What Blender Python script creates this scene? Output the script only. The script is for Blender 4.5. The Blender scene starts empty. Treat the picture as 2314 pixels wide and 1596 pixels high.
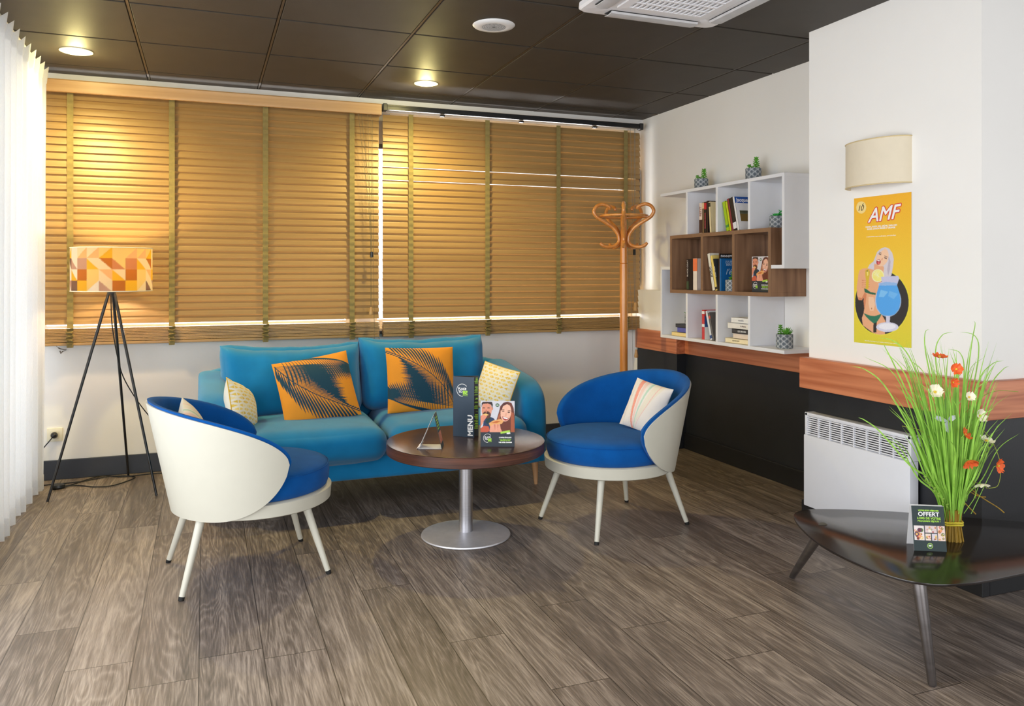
import bpy, bmesh, math, random
import numpy as np
from math import sin, cos, pi, radians, sqrt, atan2
from mathutils import Vector, Matrix, noise

SC = bpy.context.scene
COL = SC.collection
random.seed(7)

# ------------------------------------------------------------------ camera
cam_d = bpy.data.cameras.new('camera')
cam_d.sensor_width = 36.0
cam_d.lens = 28.0
cam_d.shift_y = -0.0769
cam_d.clip_start = 0.05
cam = bpy.data.objects.new('camera', cam_d)
cam.location = (0, 0, 1.25)
cam.rotation_euler = (pi / 2, 0, -0.368)
COL.objects.link(cam)
SC.camera = cam

# ------------------------------------------------------------------ exposure, world, lights
SC.view_settings.view_transform = 'Standard'
SC.view_settings.look = 'None'
SC.view_settings.gamma = 1.0
SC.view_settings.use_curve_mapping = False
SC.view_settings.exposure = 0.25
SC.cycles.max_bounces = 10
SC.cycles.diffuse_bounces = 5
SC.cycles.transparent_max_bounces = 24
SC.cycles.sample_clamp_indirect = 6.0
SC.cycles.caustics_reflective = False
SC.cycles.caustics_refractive = False

world = bpy.data.worlds.new('daylight')
SC.world = world
world.use_nodes = True
bg = world.node_tree.nodes['Background']
bg.inputs[0].default_value = (0.93, 0.96, 1.0, 1)
bg.inputs[1].default_value = 1.5


def area(name, loc, rot, sx, sy, power, color):
    l = bpy.data.lights.new(name, 'AREA')
    l.shape = 'RECTANGLE'
    l.size = sx
    l.size_y = sy
    l.energy = power
    l.color = color
    o = bpy.data.objects.new(name, l)
    o.location = loc
    o.rotation_euler = rot
    COL.objects.link(o)
    return o


def spot(name, loc, power, color, size=2.4, blend=0.9, rad=0.04):
    l = bpy.data.lights.new(name, 'SPOT')
    l.energy = power
    l.color = color
    l.spot_size = size
    l.spot_blend = blend
    l.shadow_soft_size = rad
    o = bpy.data.objects.new(name, l)
    o.location = loc
    COL.objects.link(o)
    return o


def point(name, loc, power, color, rad=0.05):
    l = bpy.data.lights.new(name, 'POINT')
    l.energy = power
    l.color = color
    l.shadow_soft_size = rad
    o = bpy.data.objects.new(name, l)
    o.location = loc
    COL.objects.link(o)
    return o


# daylight through the large window behind the sheer curtain
area('window_daylight_left', (-1.22, 4.3, 1.25), (0, -pi / 2, 0), 2.2, 2.0, 11, (0.86, 0.93, 1.0))
# added neutral fill light, unseen behind the viewpoint near the front wall
area('fill_light_front', (1.0, -3.3, 1.45), (pi / 2, 0, 0), 4.6, 2.0, 88, (0.97, 0.98, 1.0))
# daylight through the uncurtained part of the left window, nearer than the frame
area('window_daylight_near', (-1.12, 1.35, 1.3), (0, -pi / 2, 0), 2.1, 3.5, 72, (0.95, 0.97, 1.0))
# bright sunlit yard behind the blinds
area('yard_daylight', (1.1, 6.9, 0.9), (-pi / 2 - 0.1, 0, 0), 5.0, 2.2, 620, (1.0, 0.97, 0.95))
# weaker fill light added out of view, on the side opposite the curtain
area('fill_light_side', (4.9, -0.6, 1.45), (0, pi / 2, 0), 1.9, 3.6, 15, (0.97, 0.98, 1.0))
WARM = (1.0, 0.80, 0.30)
LAMPS_SEEN = [(-0.655, 4.909), (1.316, 4.936)]
LAMPS_OFF = [(1.32, 2.97), (-0.65, 2.3), (1.98, 1.65), (0.65, 0.35), (-0.65, -0.3), (2.62, -0.95), (0.65, -1.6)]
for x, y in LAMPS_SEEN:
    spot('downlight_beam', (x, y, 2.43), 62, WARM, 2.75)
    point('downlight_glow', (x, y, 2.425), 4.5, (1.0, 0.85, 0.35), 0.035)
for x, y in LAMPS_OFF:
    spot('downlight_beam', (x, y, 2.43), 24, (1.0, 0.87, 0.55), 1.15)
point('floor_lamp_bulb', (-0.50, 5.115, 1.29), 21, (1.0, 0.68, 0.34), 0.04)


# ------------------------------------------------------------------ helpers: colour and materials
def lin(c):
    out = []
    for v in c:
        v = v / 255.0
        out.append(v / 12.92 if v <= 0.04045 else ((v + 0.055) / 1.055) ** 2.4)
    return out


def lc(c):
    return tuple(lin(c)) + (1.0,)


def new_mat(name):
    m = bpy.data.materials.new(name)
    m.use_nodes = True
    nt = m.node_tree
    return m, nt, nt.nodes['Principled BSDF']


def N(nt, t, **kw):
    n = nt.nodes.new(t)
    for k, v in kw.items():
        setattr(n, k, v)
    return n


def L(nt, a, b):
    nt.links.new(a, b)


def math_n(nt, op, a, b=None, c=None):
    n = nt.nodes.new('ShaderNodeMath')
    n.operation = op
    for i, v in enumerate((a, b, c)):
        if v is None:
            continue
        if isinstance(v, (int, float)):
            n.inputs[i].default_value = v
        else:
            nt.links.new(v, n.inputs[i])
    return n.outputs[0]


def ramp(nt, fac, stops):
    r = nt.nodes.new('ShaderNodeValToRGB')
    el = r.color_ramp.elements
    while len(el) < len(stops):
        el.new(0.5)
    for e, (p, c) in zip(el, stops):
        e.position = p
        e.color = c
    nt.links.new(fac, r.inputs[0])
    return r.outputs[0]


def mat(name, rgb, rough=0.5, metal=0.0, var=0.06, scale=(20, 20, 20), bump=0.0, bump_scale=None, spec=0.5, sheen=0.0, coat=0.0, emit=None):
    """plain surface with a slight procedural mottling"""
    m, nt, p = new_mat(name)
    tc = N(nt, 'ShaderNodeTexCoord')
    mp = N(nt, 'ShaderNodeMapping')
    if isinstance(scale, (int, float)):
        scale = (scale,) * 3
    mp.inputs['Scale'].default_value = scale
    L(nt, tc.outputs['Object'], mp.inputs[0])
    nz = N(nt, 'ShaderNodeTexNoise')
    nz.inputs['Scale'].default_value = 1.0
    nz.inputs['Detail'].default_value = 4
    L(nt, mp.outputs[0], nz.inputs['Vector'])
    c = lin(rgb)
    a = tuple(max(0, v * (1 - var)) for v in c) + (1,)
    b = tuple(min(1, v * (1 + var)) for v in c) + (1,)
    L(nt, ramp(nt, nz.outputs[0], [(0.3, a), (0.7, b)]), p.inputs['Base Color'])
    p.inputs['Roughness'].default_value = rough
    p.inputs['Metallic'].default_value = metal
    p.inputs['Specular IOR Level'].default_value = spec
    p.inputs['Sheen Weight'].default_value = sheen
    p.inputs['Coat Weight'].default_value = coat
    if bump:
        n2 = nz
        if bump_scale:
            mp2 = N(nt, 'ShaderNodeMapping')
            mp2.inputs['Scale'].default_value = (bump_scale,) * 3 if isinstance(bump_scale, (int, float)) else bump_scale
            L(nt, tc.outputs['Object'], mp2.inputs[0])
            n2 = N(nt, 'ShaderNodeTexNoise')
            n2.inputs['Scale'].default_value = 1.0
            n2.inputs['Detail'].default_value = 3
            L(nt, mp2.outputs[0], n2.inputs['Vector'])
        bp = N(nt, 'ShaderNodeBump')
        bp.inputs['Strength'].default_value = bump
        bp.inputs['Distance'].default_value = 0.004
        L(nt, n2.outputs[0], bp.inputs['Height'])
        L(nt, bp.outputs[0], p.inputs['Normal'])
    if emit:
        p.inputs['Emission Color'].default_value = lc(emit[0])
        p.inputs['Emission Strength'].default_value = emit[1]
    return m


def wood(name, dark, light, grain=(2, 60, 60), rings=7.0, rough=0.45, coat=0.0, bump=0.1, contrast=1.0):
    """wood with long fibres and contour-like annual rings; grain = scale along each object axis"""
    m, nt, p = new_mat(name)
    tc = N(nt, 'ShaderNodeTexCoord')
    mp = N(nt, 'ShaderNodeMapping')
    mp.inputs['Scale'].default_value = grain
    L(nt, tc.outputs['Object'], mp.inputs[0])
    nz = N(nt, 'ShaderNodeTexNoise')
    nz.inputs['Scale'].default_value = 1
    nz.inputs['Detail'].default_value = 5
    L(nt, mp.outputs[0], nz.inputs['Vector'])
    mp2 = N(nt, 'ShaderNodeMapping')
    mp2.inputs['Scale'].default_value = tuple(g * 0.16 for g in grain)
    L(nt, tc.outputs['Object'], mp2.inputs[0])
    n2 = N(nt, 'ShaderNodeTexNoise')
    n2.inputs['Scale'].default_value = 1
    n2.inputs['Detail'].default_value = 2
    L(nt, mp2.outputs[0], n2.inputs['Vector'])
    rg = math_n(nt, 'PINGPONG', math_n(nt, 'MULTIPLY', n2.outputs[0], rings), 0.5)
    f = math_n(nt, 'ADD', math_n(nt, 'MULTIPLY', nz.outputs[0], 0.7), math_n(nt, 'MULTIPLY', rg, 0.6))
    lo, hi = 0.5 - 0.22 / contrast, 0.5 + 0.22 / contrast
    L(nt, ramp(nt, f, [(lo, lc(dark)), (hi, lc(light))]), p.inputs['Base Color'])
    p.inputs['Roughness'].default_value = rough
    p.inputs['Coat Weight'].default_value = coat
    bp = N(nt, 'ShaderNodeBump')
    bp.inputs['Strength'].default_value = bump
    bp.inputs['Distance'].default_value = 0.002
    L(nt, nz.outputs[0], bp.inputs['Height'])
    L(nt, bp.outputs[0], p.inputs['Normal'])
    return m


def attr_mat(name, rough=0.6, sheen=0.0, bump=0.15, bscale=400, translucent=0.0, coat=0.0):
    """printed surface: the print is stored on the mesh; weave from noise"""
    m, nt, p = new_mat(name)
    at = N(nt, 'ShaderNodeAttribute', attribute_name='Col')
    tc = N(nt, 'ShaderNodeTexCoord')
    nz = N(nt, 'ShaderNodeTexNoise')
    nz.inputs['Scale'].default_value = bscale
    L(nt, tc.outputs['Object'], nz.inputs['Vector'])
    mx = N(nt, 'ShaderNodeMixRGB', blend_type='MULTIPLY')
    mx.inputs[0].default_value = 1.0
    L(nt, at.outputs['Color'], mx.inputs[1])
    L(nt, ramp(nt, nz.outputs[0], [(0.2, (0.88, 0.88, 0.88, 1)), (0.8, (1, 1, 1, 1))]), mx.inputs[2])
    L(nt, mx.outputs[0], p.inputs['Base Color'])
    p.inputs['Roughness'].default_value = rough
    p.inputs['Sheen Weight'].default_value = sheen
    p.inputs['Coat Weight'].default_value = coat
    if bump:
        bp = N(nt, 'ShaderNodeBump')
        bp.inputs['Strength'].default_value = bump
        bp.inputs['Distance'].default_value = 0.002
        L(nt, nz.outputs[0], bp.inputs['Height'])
        L(nt, bp.outputs[0], p.inputs['Normal'])
    if translucent:
        tr = N(nt, 'ShaderNodeBsdfTranslucent')
        L(nt, mx.outputs[0], tr.inputs['Color'])
        ms = N(nt, 'ShaderNodeMixShader')
        ms.inputs[0].default_value = translucent
        L(nt, p.outputs[0], ms.inputs[1])
        L(nt, tr.outputs[0], ms.inputs[2])
        L(nt, ms.outputs[0], nt.nodes['Material Output'].inputs['Surface'])
    return m


def emit_mat(name, rgb, strength):
    m, nt, p = new_mat(name)
    p.inputs['Base Color'].default_value = lc(rgb)
    p.inputs['Emission Color'].default_value = lc(rgb)
    p.inputs['Emission Strength'].default_value = strength
    return m


# ------------------------------------------------------------------ helpers: meshes
class MB:
    def __init__(s):
        s.bm = bmesh.new()

    def _xf(s, verts, M):
        for v in verts:
            v.co = M @ v.co

    def box(s, c, d, rot=None, bev=0.0, seg=2):
        r = bmesh.ops.create_cube(s.bm, size=1.0)
        vs = r['verts']
        for v in vs:
            v.co = Vector((v.co.x * d[0], v.co.y * d[1], v.co.z * d[2]))
        if bev:
            es = list({e for v in vs for e in v.link_edges})
            rr = bmesh.ops.bevel(s.bm, geom=es, offset=min(bev, min(d) * 0.45), segments=seg, profile=0.5, affect='EDGES')
            vs = list({v for f in rr['faces'] for v in f.verts} | {v for v in vs if v.is_valid})
        M = Matrix.Translation(Vector(c))
        if rot is not None:
            M = M @ rot.to_4x4()
        s._xf(vs, M)
        return vs

    def tube(s, pts, rad, seg=10, caps=True, closed=False, flat=1.0):
        pts = [Vector(p) for p in pts]
        n = len(pts)
        if isinstance(rad, (int, float)):
            rad = [rad] * n
        tang = []
        for i in range(n):
            a = pts[(i - 1) % n] if (closed or i > 0) else pts[i]
            b = pts[(i + 1) % n] if (closed or i < n - 1) else pts[i]
            t = (b - a)
            tang.append(t.normalized() if t.length > 1e-9 else Vector((0, 0, 1)))
        t0 = tang[0]
        up = Vector((0, 0, 1)) if abs(t0.z) < 0.9 else Vector((1, 0, 0))
        nrm = (up - t0 * up.dot(t0)).normalized()
        rings = []
        for i in range(n):
            t = tang[i]
            nrm = (nrm - t * nrm.dot(t))
            if nrm.length < 1e-6:
                nrm = t.orthogonal()
            nrm.normalize()
            bi = t.cross(nrm)
            rings.append([s.bm.verts.new(pts[i] + (nrm * cos(2 * pi * k / seg) + bi * sin(2 * pi * k / seg) * flat) * rad[i]) for k in range(seg)])
        m = n if closed else n - 1
        for i in range(m):
            A, B = rings[i], rings[(i + 1) % n]
            for k in range(seg):
                s.bm.faces.new((A[k], A[(k + 1) % seg], B[(k + 1) % seg], B[k]))
        if caps and not closed:
            s.bm.faces.new(rings[0][::-1])
            s.bm.faces.new(rings[-1])

    def cyl(s, p0, p1, r0, r1=None, seg=24):
        s.tube([p0, p1], [r0, r0 if r1 is None else r1], seg)

    def lathe(s, prof, seg=48, c=(0, 0, 0), a0=0.0, a1=2 * pi, sx=1.0, sy=1.0):
        full = abs(a1 - a0 - 2 * pi) < 1e-6
        rings = []
        for r, z in prof:
            if r < 1e-6:
                rings.append([s.bm.verts.new((c[0], c[1], c[2] + z))])
            else:
                k = seg if full else seg + 1
                rings.append([s.bm.verts.new((c[0] + sx * r * cos(a0 + (a1 - a0) * i / seg), c[1] + sy * r * sin(a0 + (a1 - a0) * i / seg), c[2] + z)) for i in range(k)])
        for A, B in zip(rings[:-1], rings[1:]):
            k = seg
            for i in range(k):
                j = (i + 1) % seg if full else i + 1
                if len(A) == 1 and len(B) == 1:
                    continue
                if len(A) == 1:
                    s.bm.faces.new((A[0], B[j], B[i]))
                elif len(B) == 1:
                    s.bm.faces.new((A[i], A[j], B[0]))
                else:
                    s.bm.faces.new((A[i], A[j], B[j], B[i]))

    def prism(s, poly, t0, t1, axis='z', bev=0.0):
        """closed outline extruded from t0 to t1 along an axis"""
        def P(a, b, t):
            return {'z': (a, b, t), 'y': (a, t, b), 'x': (t, a, b)}[axis]
        A = [s.bm.verts.new(P(a, b, t0)) for a, b in poly]
        B = [s.bm.verts.new(P(a, b, t1)) for a, b in poly]
        n = len(poly)
        fs = [s.bm.faces.new(A[::-1]), s.bm.faces.new(B)]
        for i in range(n):
            fs.append(s.bm.faces.new((A[i], A[(i + 1) % n], B[(i + 1) % n], B[i])))
        bmesh.ops.recalc_face_normals(s.bm, faces=fs)
        if bev:
            es = [e for f in fs[:2] for e in f.edges]
            bmesh.ops.bevel(s.bm, geom=list(set(es)), offset=bev, segments=2, profile=0.5, affect='EDGES')

    def grid(s, fn, nu, nv, closed_u=False):
        vs = [[s.bm.verts.new(fn(i / (nu if closed_u else nu - 1), j / (nv - 1))) for j in range(nv)] for i in range(nu)]
        for i in range(nu if closed_u else nu - 1):
            k = (i + 1) % nu
            for j in range(nv - 1):
                s.bm.faces.new((vs[i][j], vs[k][j], vs[k][j + 1], vs[i][j + 1]))
        return vs

    def cushion(s, c, d, r=0.05, crown=(0, 0, 0.02), cuts=14, rot=None, wr=0.0, seed=0.0, warp=None):
        """soft rounded block; crown = outward bulge of the faces of each axis"""
        t = bmesh.new()
        bmesh.ops.create_cube(t, size=2.0)
        bmesh.ops.subdivide_edges(t, edges=t.edges[:], cuts=cuts, use_grid_fill=True)
        h = Vector(d) / 2
        r = min(r, min(h) * 0.98)
        M = Matrix.Translation(Vector(c))
        if rot is not None:
            M = M @ rot.to_4x4()
        for v in t.verts:
            n = v.co.copy()
            # denser sampling near the rims
            n = Vector([(1.0 if q > 0 else -1.0) * (1 - (1 - abs(q)) ** 1.35) for q in n])
            q = Vector((n.x * h.x, n.y * h.y, n.z * h.z))
            core = Vector([max(-(h[i] - r), min(h[i] - r, q[i])) for i in range(3)])
            off = q - core
            if off.length > 1e-9:
                off = off.normalized() * r
            p = core + off
            u = [q[i] / h[i] for i in range(3)]
            for i in range(3):
                o = [k for k in range(3) if k != i]
                k = (1 - u[o[0]] ** 2) * (1 - u[o[1]] ** 2)
                p[i] += crown[i] * k * u[i]
            if warp:
                p = warp(p, u)
            if wr:
                w = noise.noise(Vector((p.x * 5 + seed, p.y * 5, p.z * 5))) + 0.5 * noise.noise(Vector((p.x * 14 + seed, p.y * 6, p.z * 5)))
                nn = Vector((u[0] ** 3, u[1] ** 3, u[2] ** 3))
                if nn.length > 0:
                    p += nn.normalized() * w * wr
            v.co = M @ p
        me = bpy.data.meshes.new('tmp')
        t.to_mesh(me)
        t.free()
        s.bm.from_mesh(me)
        bpy.data.meshes.remove(me)

    def build(s, name, material, parent=None, smooth=40, label=None, loc=None, rot=None, kind=None, fix=True):
        if fix:
            bmesh.ops.recalc_face_normals(s.bm, faces=s.bm.faces[:])
        me = bpy.data.meshes.new(name)
        s.bm.to_mesh(me)
        s.bm.free()
        if smooth:
            me.polygons.foreach_set('use_smooth', [True] * len(me.polygons))
            me.set_sharp_from_angle(angle=radians(smooth))
        me.materials.append(material)
        o = bpy.data.objects.new(name, me)
        COL.objects.link(o)
        if parent is not None:
            o.parent = parent
        if loc is not None:
            o.location = loc
        if rot is not None:
            o.rotation_euler = rot
        if label:
            o['label'] = label
        if kind:
            o['kind'] = kind
        return o


def thing(name, label, cat, loc=(0, 0, 0), rot=(0, 0, 0), group=None):
    o = bpy.data.objects.new(name, None)
    o.empty_display_size = 0.05
    o.location = loc
    o.rotation_euler = rot
    COL.objects.link(o)
    o['label'] = label
    o['category'] = cat
    if group:
        o['group'] = group
    return o


def tag(o, label, cat, group=None):
    o['label'] = label
    o['category'] = cat
    if group:
        o['group'] = group
    return o


def struct(o):
    o['kind'] = 'structure'
    return o


def sbox(name, c, d, m, bev=0.0):
    b = MB()
    b.box(c, d, bev=bev)
    return struct(b.build(name, m, smooth=0))


def copy_tree(o, parent=None):
    c = o.copy()
    COL.objects.link(c)
    c.parent = parent
    for ch in list(o.children):
        copy_tree(ch, c)
    return c


def text_bm(b, s, size, M, bold=0.0, shear=0.0, align='CENTER', depth=0.0003, spacing=1.0):
    """adds lettering (drawn in the XY plane, mapped by M) to a mesh builder"""
    cu = bpy.data.curves.new('t', 'FONT')
    cu.body = s
    cu.size = size
    cu.align_x = align
    cu.align_y = 'CENTER'
    cu.offset = bold
    cu.shear = shear
    cu.extrude = depth
    cu.space_character = spacing
    cu.resolution_u = 4
    ob = bpy.data.objects.new('t', cu)
    COL.objects.link(ob)
    dg = bpy.context.evaluated_depsgraph_get()
    me = bpy.data.meshes.new_from_object(ob.evaluated_get(dg))
    me.transform(M)
    b.bm.from_mesh(me)
    bpy.data.objects.remove(ob)
    bpy.data.curves.remove(cu)
    bpy.data.meshes.remove(me)


# local frame for upright printed panels: x right, z up, print faces -y
UP = Matrix.Rotation(pi / 2, 4, 'X')


def upright(x, y, z):
    return Matrix.Translation((x, y, z)) @ UP


class Canvas:
    """a small drawing that is stored as colours on a fine mesh (v runs upwards)"""

    def __init__(s, w, h, bgc):
        s.w, s.h = w, h
        s.a = np.empty((h, w, 3), np.float32)
        s.a[:] = lin(bgc)
        yy, xx = np.mgrid[0:h, 0:w]
        s.X = (xx + 0.5) / w
        s.Y = (yy + 0.5) / h

    def poly(s, pts, c, alpha=1.0):
        p = np.array(pts, float)
        x0 = max(0, int(p[:, 0].min() * s.w) - 1)
        x1 = min(s.w, int(p[:, 0].max() * s.w) + 2)
        y0 = max(0, int(p[:, 1].min() * s.h) - 1)
        y1 = min(s.h, int(p[:, 1].max() * s.h) + 2)
        if x1 <= x0 or y1 <= y0:
            return
        X = s.X[y0:y1, x0:x1]
        Y = s.Y[y0:y1, x0:x1]
        ins = np.zeros(X.shape, bool)
        n = len(p)
        for i in range(n):
            ax, ay = p[i]
            bx, by = p[(i + 1) % n]
            if ay == by:
                continue
            cr = (ay > Y) != (by > Y)
            ins ^= cr & (X < (bx - ax) * (Y - ay) / (by - ay) + ax)
        sub = s.a[y0:y1, x0:x1]
        sub[ins] = sub[ins] * (1 - alpha) + np.array(lin(c), np.float32) * alpha

    def ell(s, cx, cy, rx, ry, c, rot=0.0, alpha=1.0):
        k = 40
        pts = []
        for i in range(k):
            a = 2 * pi * i / k
            x, y = rx * cos(a), ry * sin(a)
            pts.append((cx + x * cos(rot) - y * sin(rot), cy + x * sin(rot) + y * cos(rot)))
        s.poly(pts, c, alpha)

    def blade(s, p0, p1, w, c, bend=0.0, asp=1.0):
        """leaflet from p0 to the pointed tip p1"""
        d = (p1[0] - p0[0], p1[1] - p0[1])
        n = (-d[1], d[0])
        Ln = sqrt(d[0] ** 2 + d[1] ** 2) + 1e-9
        n = (n[0] / Ln, n[1] / Ln)
        up, dn = [], []
        for t, k in ((0, 0.25), (0.15, 0.42), (0.4, 0.85), (0.65, 1.0), (0.82, 0.62), (1, 0.0)):
            bx = bend * 4 * t * (1 - t)
            cx, cy = p0[0] + d[0] * t + n[0] * bx, p0[1] + d[1] * t + n[1] * bx
            up.append((cx + n[0] * w * k, cy + n[1] * w * k))
            dn.append((cx - n[0] * w * k, cy - n[1] * w * k))
        s.poly(up + dn[::-1], c)

    def sample(s, u, v):
        x = np.clip(u * s.w - 0.5, 0, s.w - 1.001)
        y = np.clip(v * s.h - 0.5, 0, s.h - 1.001)
        x0 = x.astype(int)
        y0 = y.astype(int)
        fx = (x - x0)[:, None]
        fy = (y - y0)[:, None]
        a = s.a
        return (a[y0, x0] * (1 - fx) * (1 - fy) + a[y0, x0 + 1] * fx * (1 - fy) + a[y0 + 1, x0] * (1 - fx) * fy + a[y0 + 1, x0 + 1] * fx * fy)


def set_col(me, rgb):
    at = me.color_attributes.new(name='Col', type='FLOAT_COLOR', domain='POINT')
    buf = np.ones((len(me.vertices), 4), np.float32)
    buf[:, :3] = rgb
    at.data.foreach_set('color', buf.ravel())


def raw_mesh(name, V, F, material, parent=None, smooth=True, label=None, loc=None, rot=None):
    me = bpy.data.meshes.new(name)
    me.from_pydata(V.tolist() if hasattr(V, 'tolist') else V, [], F.tolist() if hasattr(F, 'tolist') else F)
    if smooth:
        me.polygons.foreach_set('use_smooth', [True] * len(me.polygons))
    me.materials.append(material)
    o = bpy.data.objects.new(name, me)
    COL.objects.link(o)
    if parent is not None:
        o.parent = parent
    if loc is not None:
        o.location = loc
    if rot is not None:
        o.rotation_euler = rot
    if label:
        o['label'] = label
    return o


def gridF(nu, nv, base=0, flip=False, wrap=False):
    i = np.arange(nu if wrap else nu - 1)
    j = np.arange(nv - 1)
    I, J = np.meshgrid(i, j, indexing='ij')
    I2 = (I + 1) % nu
    q = np.stack([I * nv + J, I2 * nv + J, I2 * nv + J + 1, I * nv + J + 1], -1).reshape(-1, 4) + base
    return q[:, ::-1] if flip else q


def printed_panel(name, w, h, cv, material, parent, thick=0.0006, M=None, label=None):
    """thin sheet in the XZ plane (x from -w/2 to w/2, z from 0 to h), print on the -y side, plain back"""
    nu, nv = cv.w + 1, cv.h + 1
    u = np.repeat(np.linspace(0, 1, nu), nv)
    v = np.tile(np.linspace(0, 1, nv), nu)
    V1 = np.stack([(u - 0.5) * w, np.zeros_like(u) - thick / 2, v * h], -1)
    c = [(-w / 2, thick / 2, 0), (w / 2, thick / 2, 0), (w / 2, thick / 2, h), (-w / 2, thick / 2, h)]
    f = [(-w / 2, -thick / 2, 0), (w / 2, -thick / 2, 0), (w / 2, -thick / 2, h), (-w / 2, -thick / 2, h)]
    V = np.concatenate([V1, np.array(c), np.array(f)])
    b = nu * nv
    F = gridF(nu, nv).tolist()
    F += [[b + 3, b + 2, b + 1, b]]
    for i in range(4):
        j = (i + 1) % 4
        F.append([b + 4 + i, b + i, b + j, b + 4 + j])
    if M is not None:
        V = np.array([tuple(M @ Vector(p)) for p in V]) if len(V) < 50 else (np.array(M)[:3, :3] @ V.T).T + np.array(M)[:3, 3]
    o = raw_mesh(name, V, F, material, parent, smooth=False, label=label)
    col = np.concatenate([cv.sample(u, v), np.tile(np.array([[0.85, 0.85, 0.85]]), (8, 1))])
    set_col(o.data, col)
    return o

# ------------------------------------------------------------------ materials of the room
M_WALL = mat('white_paint', (243, 241, 237), rough=0.75, var=0.012, scale=3, bump=0.05, bump_scale=160)
M_BLACKWALL = mat('black_paint', (30, 32, 36), rough=0.45, var=0.12, scale=8, bump=0.06, bump_scale=120)
M_SLATE = mat('slate_skirting', (52, 57, 68), rough=0.45, var=0.06, scale=5)
M_BLACKSKIRT = mat('black_skirting', (24, 25, 28), rough=0.4, var=0.1, scale=6)
M_RAIL = wood('cherry_rail', (176, 98, 62), (216, 138, 96), grain=(30, 1.6, 55), rings=10, rough=0.4, bump=0.05)
M_RAILX = wood('cherry_rail_short', (176, 98, 62), (216, 138, 96), grain=(1.6, 30, 55), rings=10, rough=0.4, bump=0.05)
M_WHITEP = mat('white_plastic', (235, 235, 235), rough=0.35, var=0.01)
M_BLACKM = mat('black_metal', (22, 22, 24), rough=0.35, var=0.1, spec=0.6)
M_DARKR = mat('dark_rubber', (18, 18, 18), rough=0.7, var=0.1)
M_STEEL = mat('brushed_steel', (190, 190, 195), rough=0.32, metal=1.0, var=0.08, scale=(3, 3, 260), bump=0.05)


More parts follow.
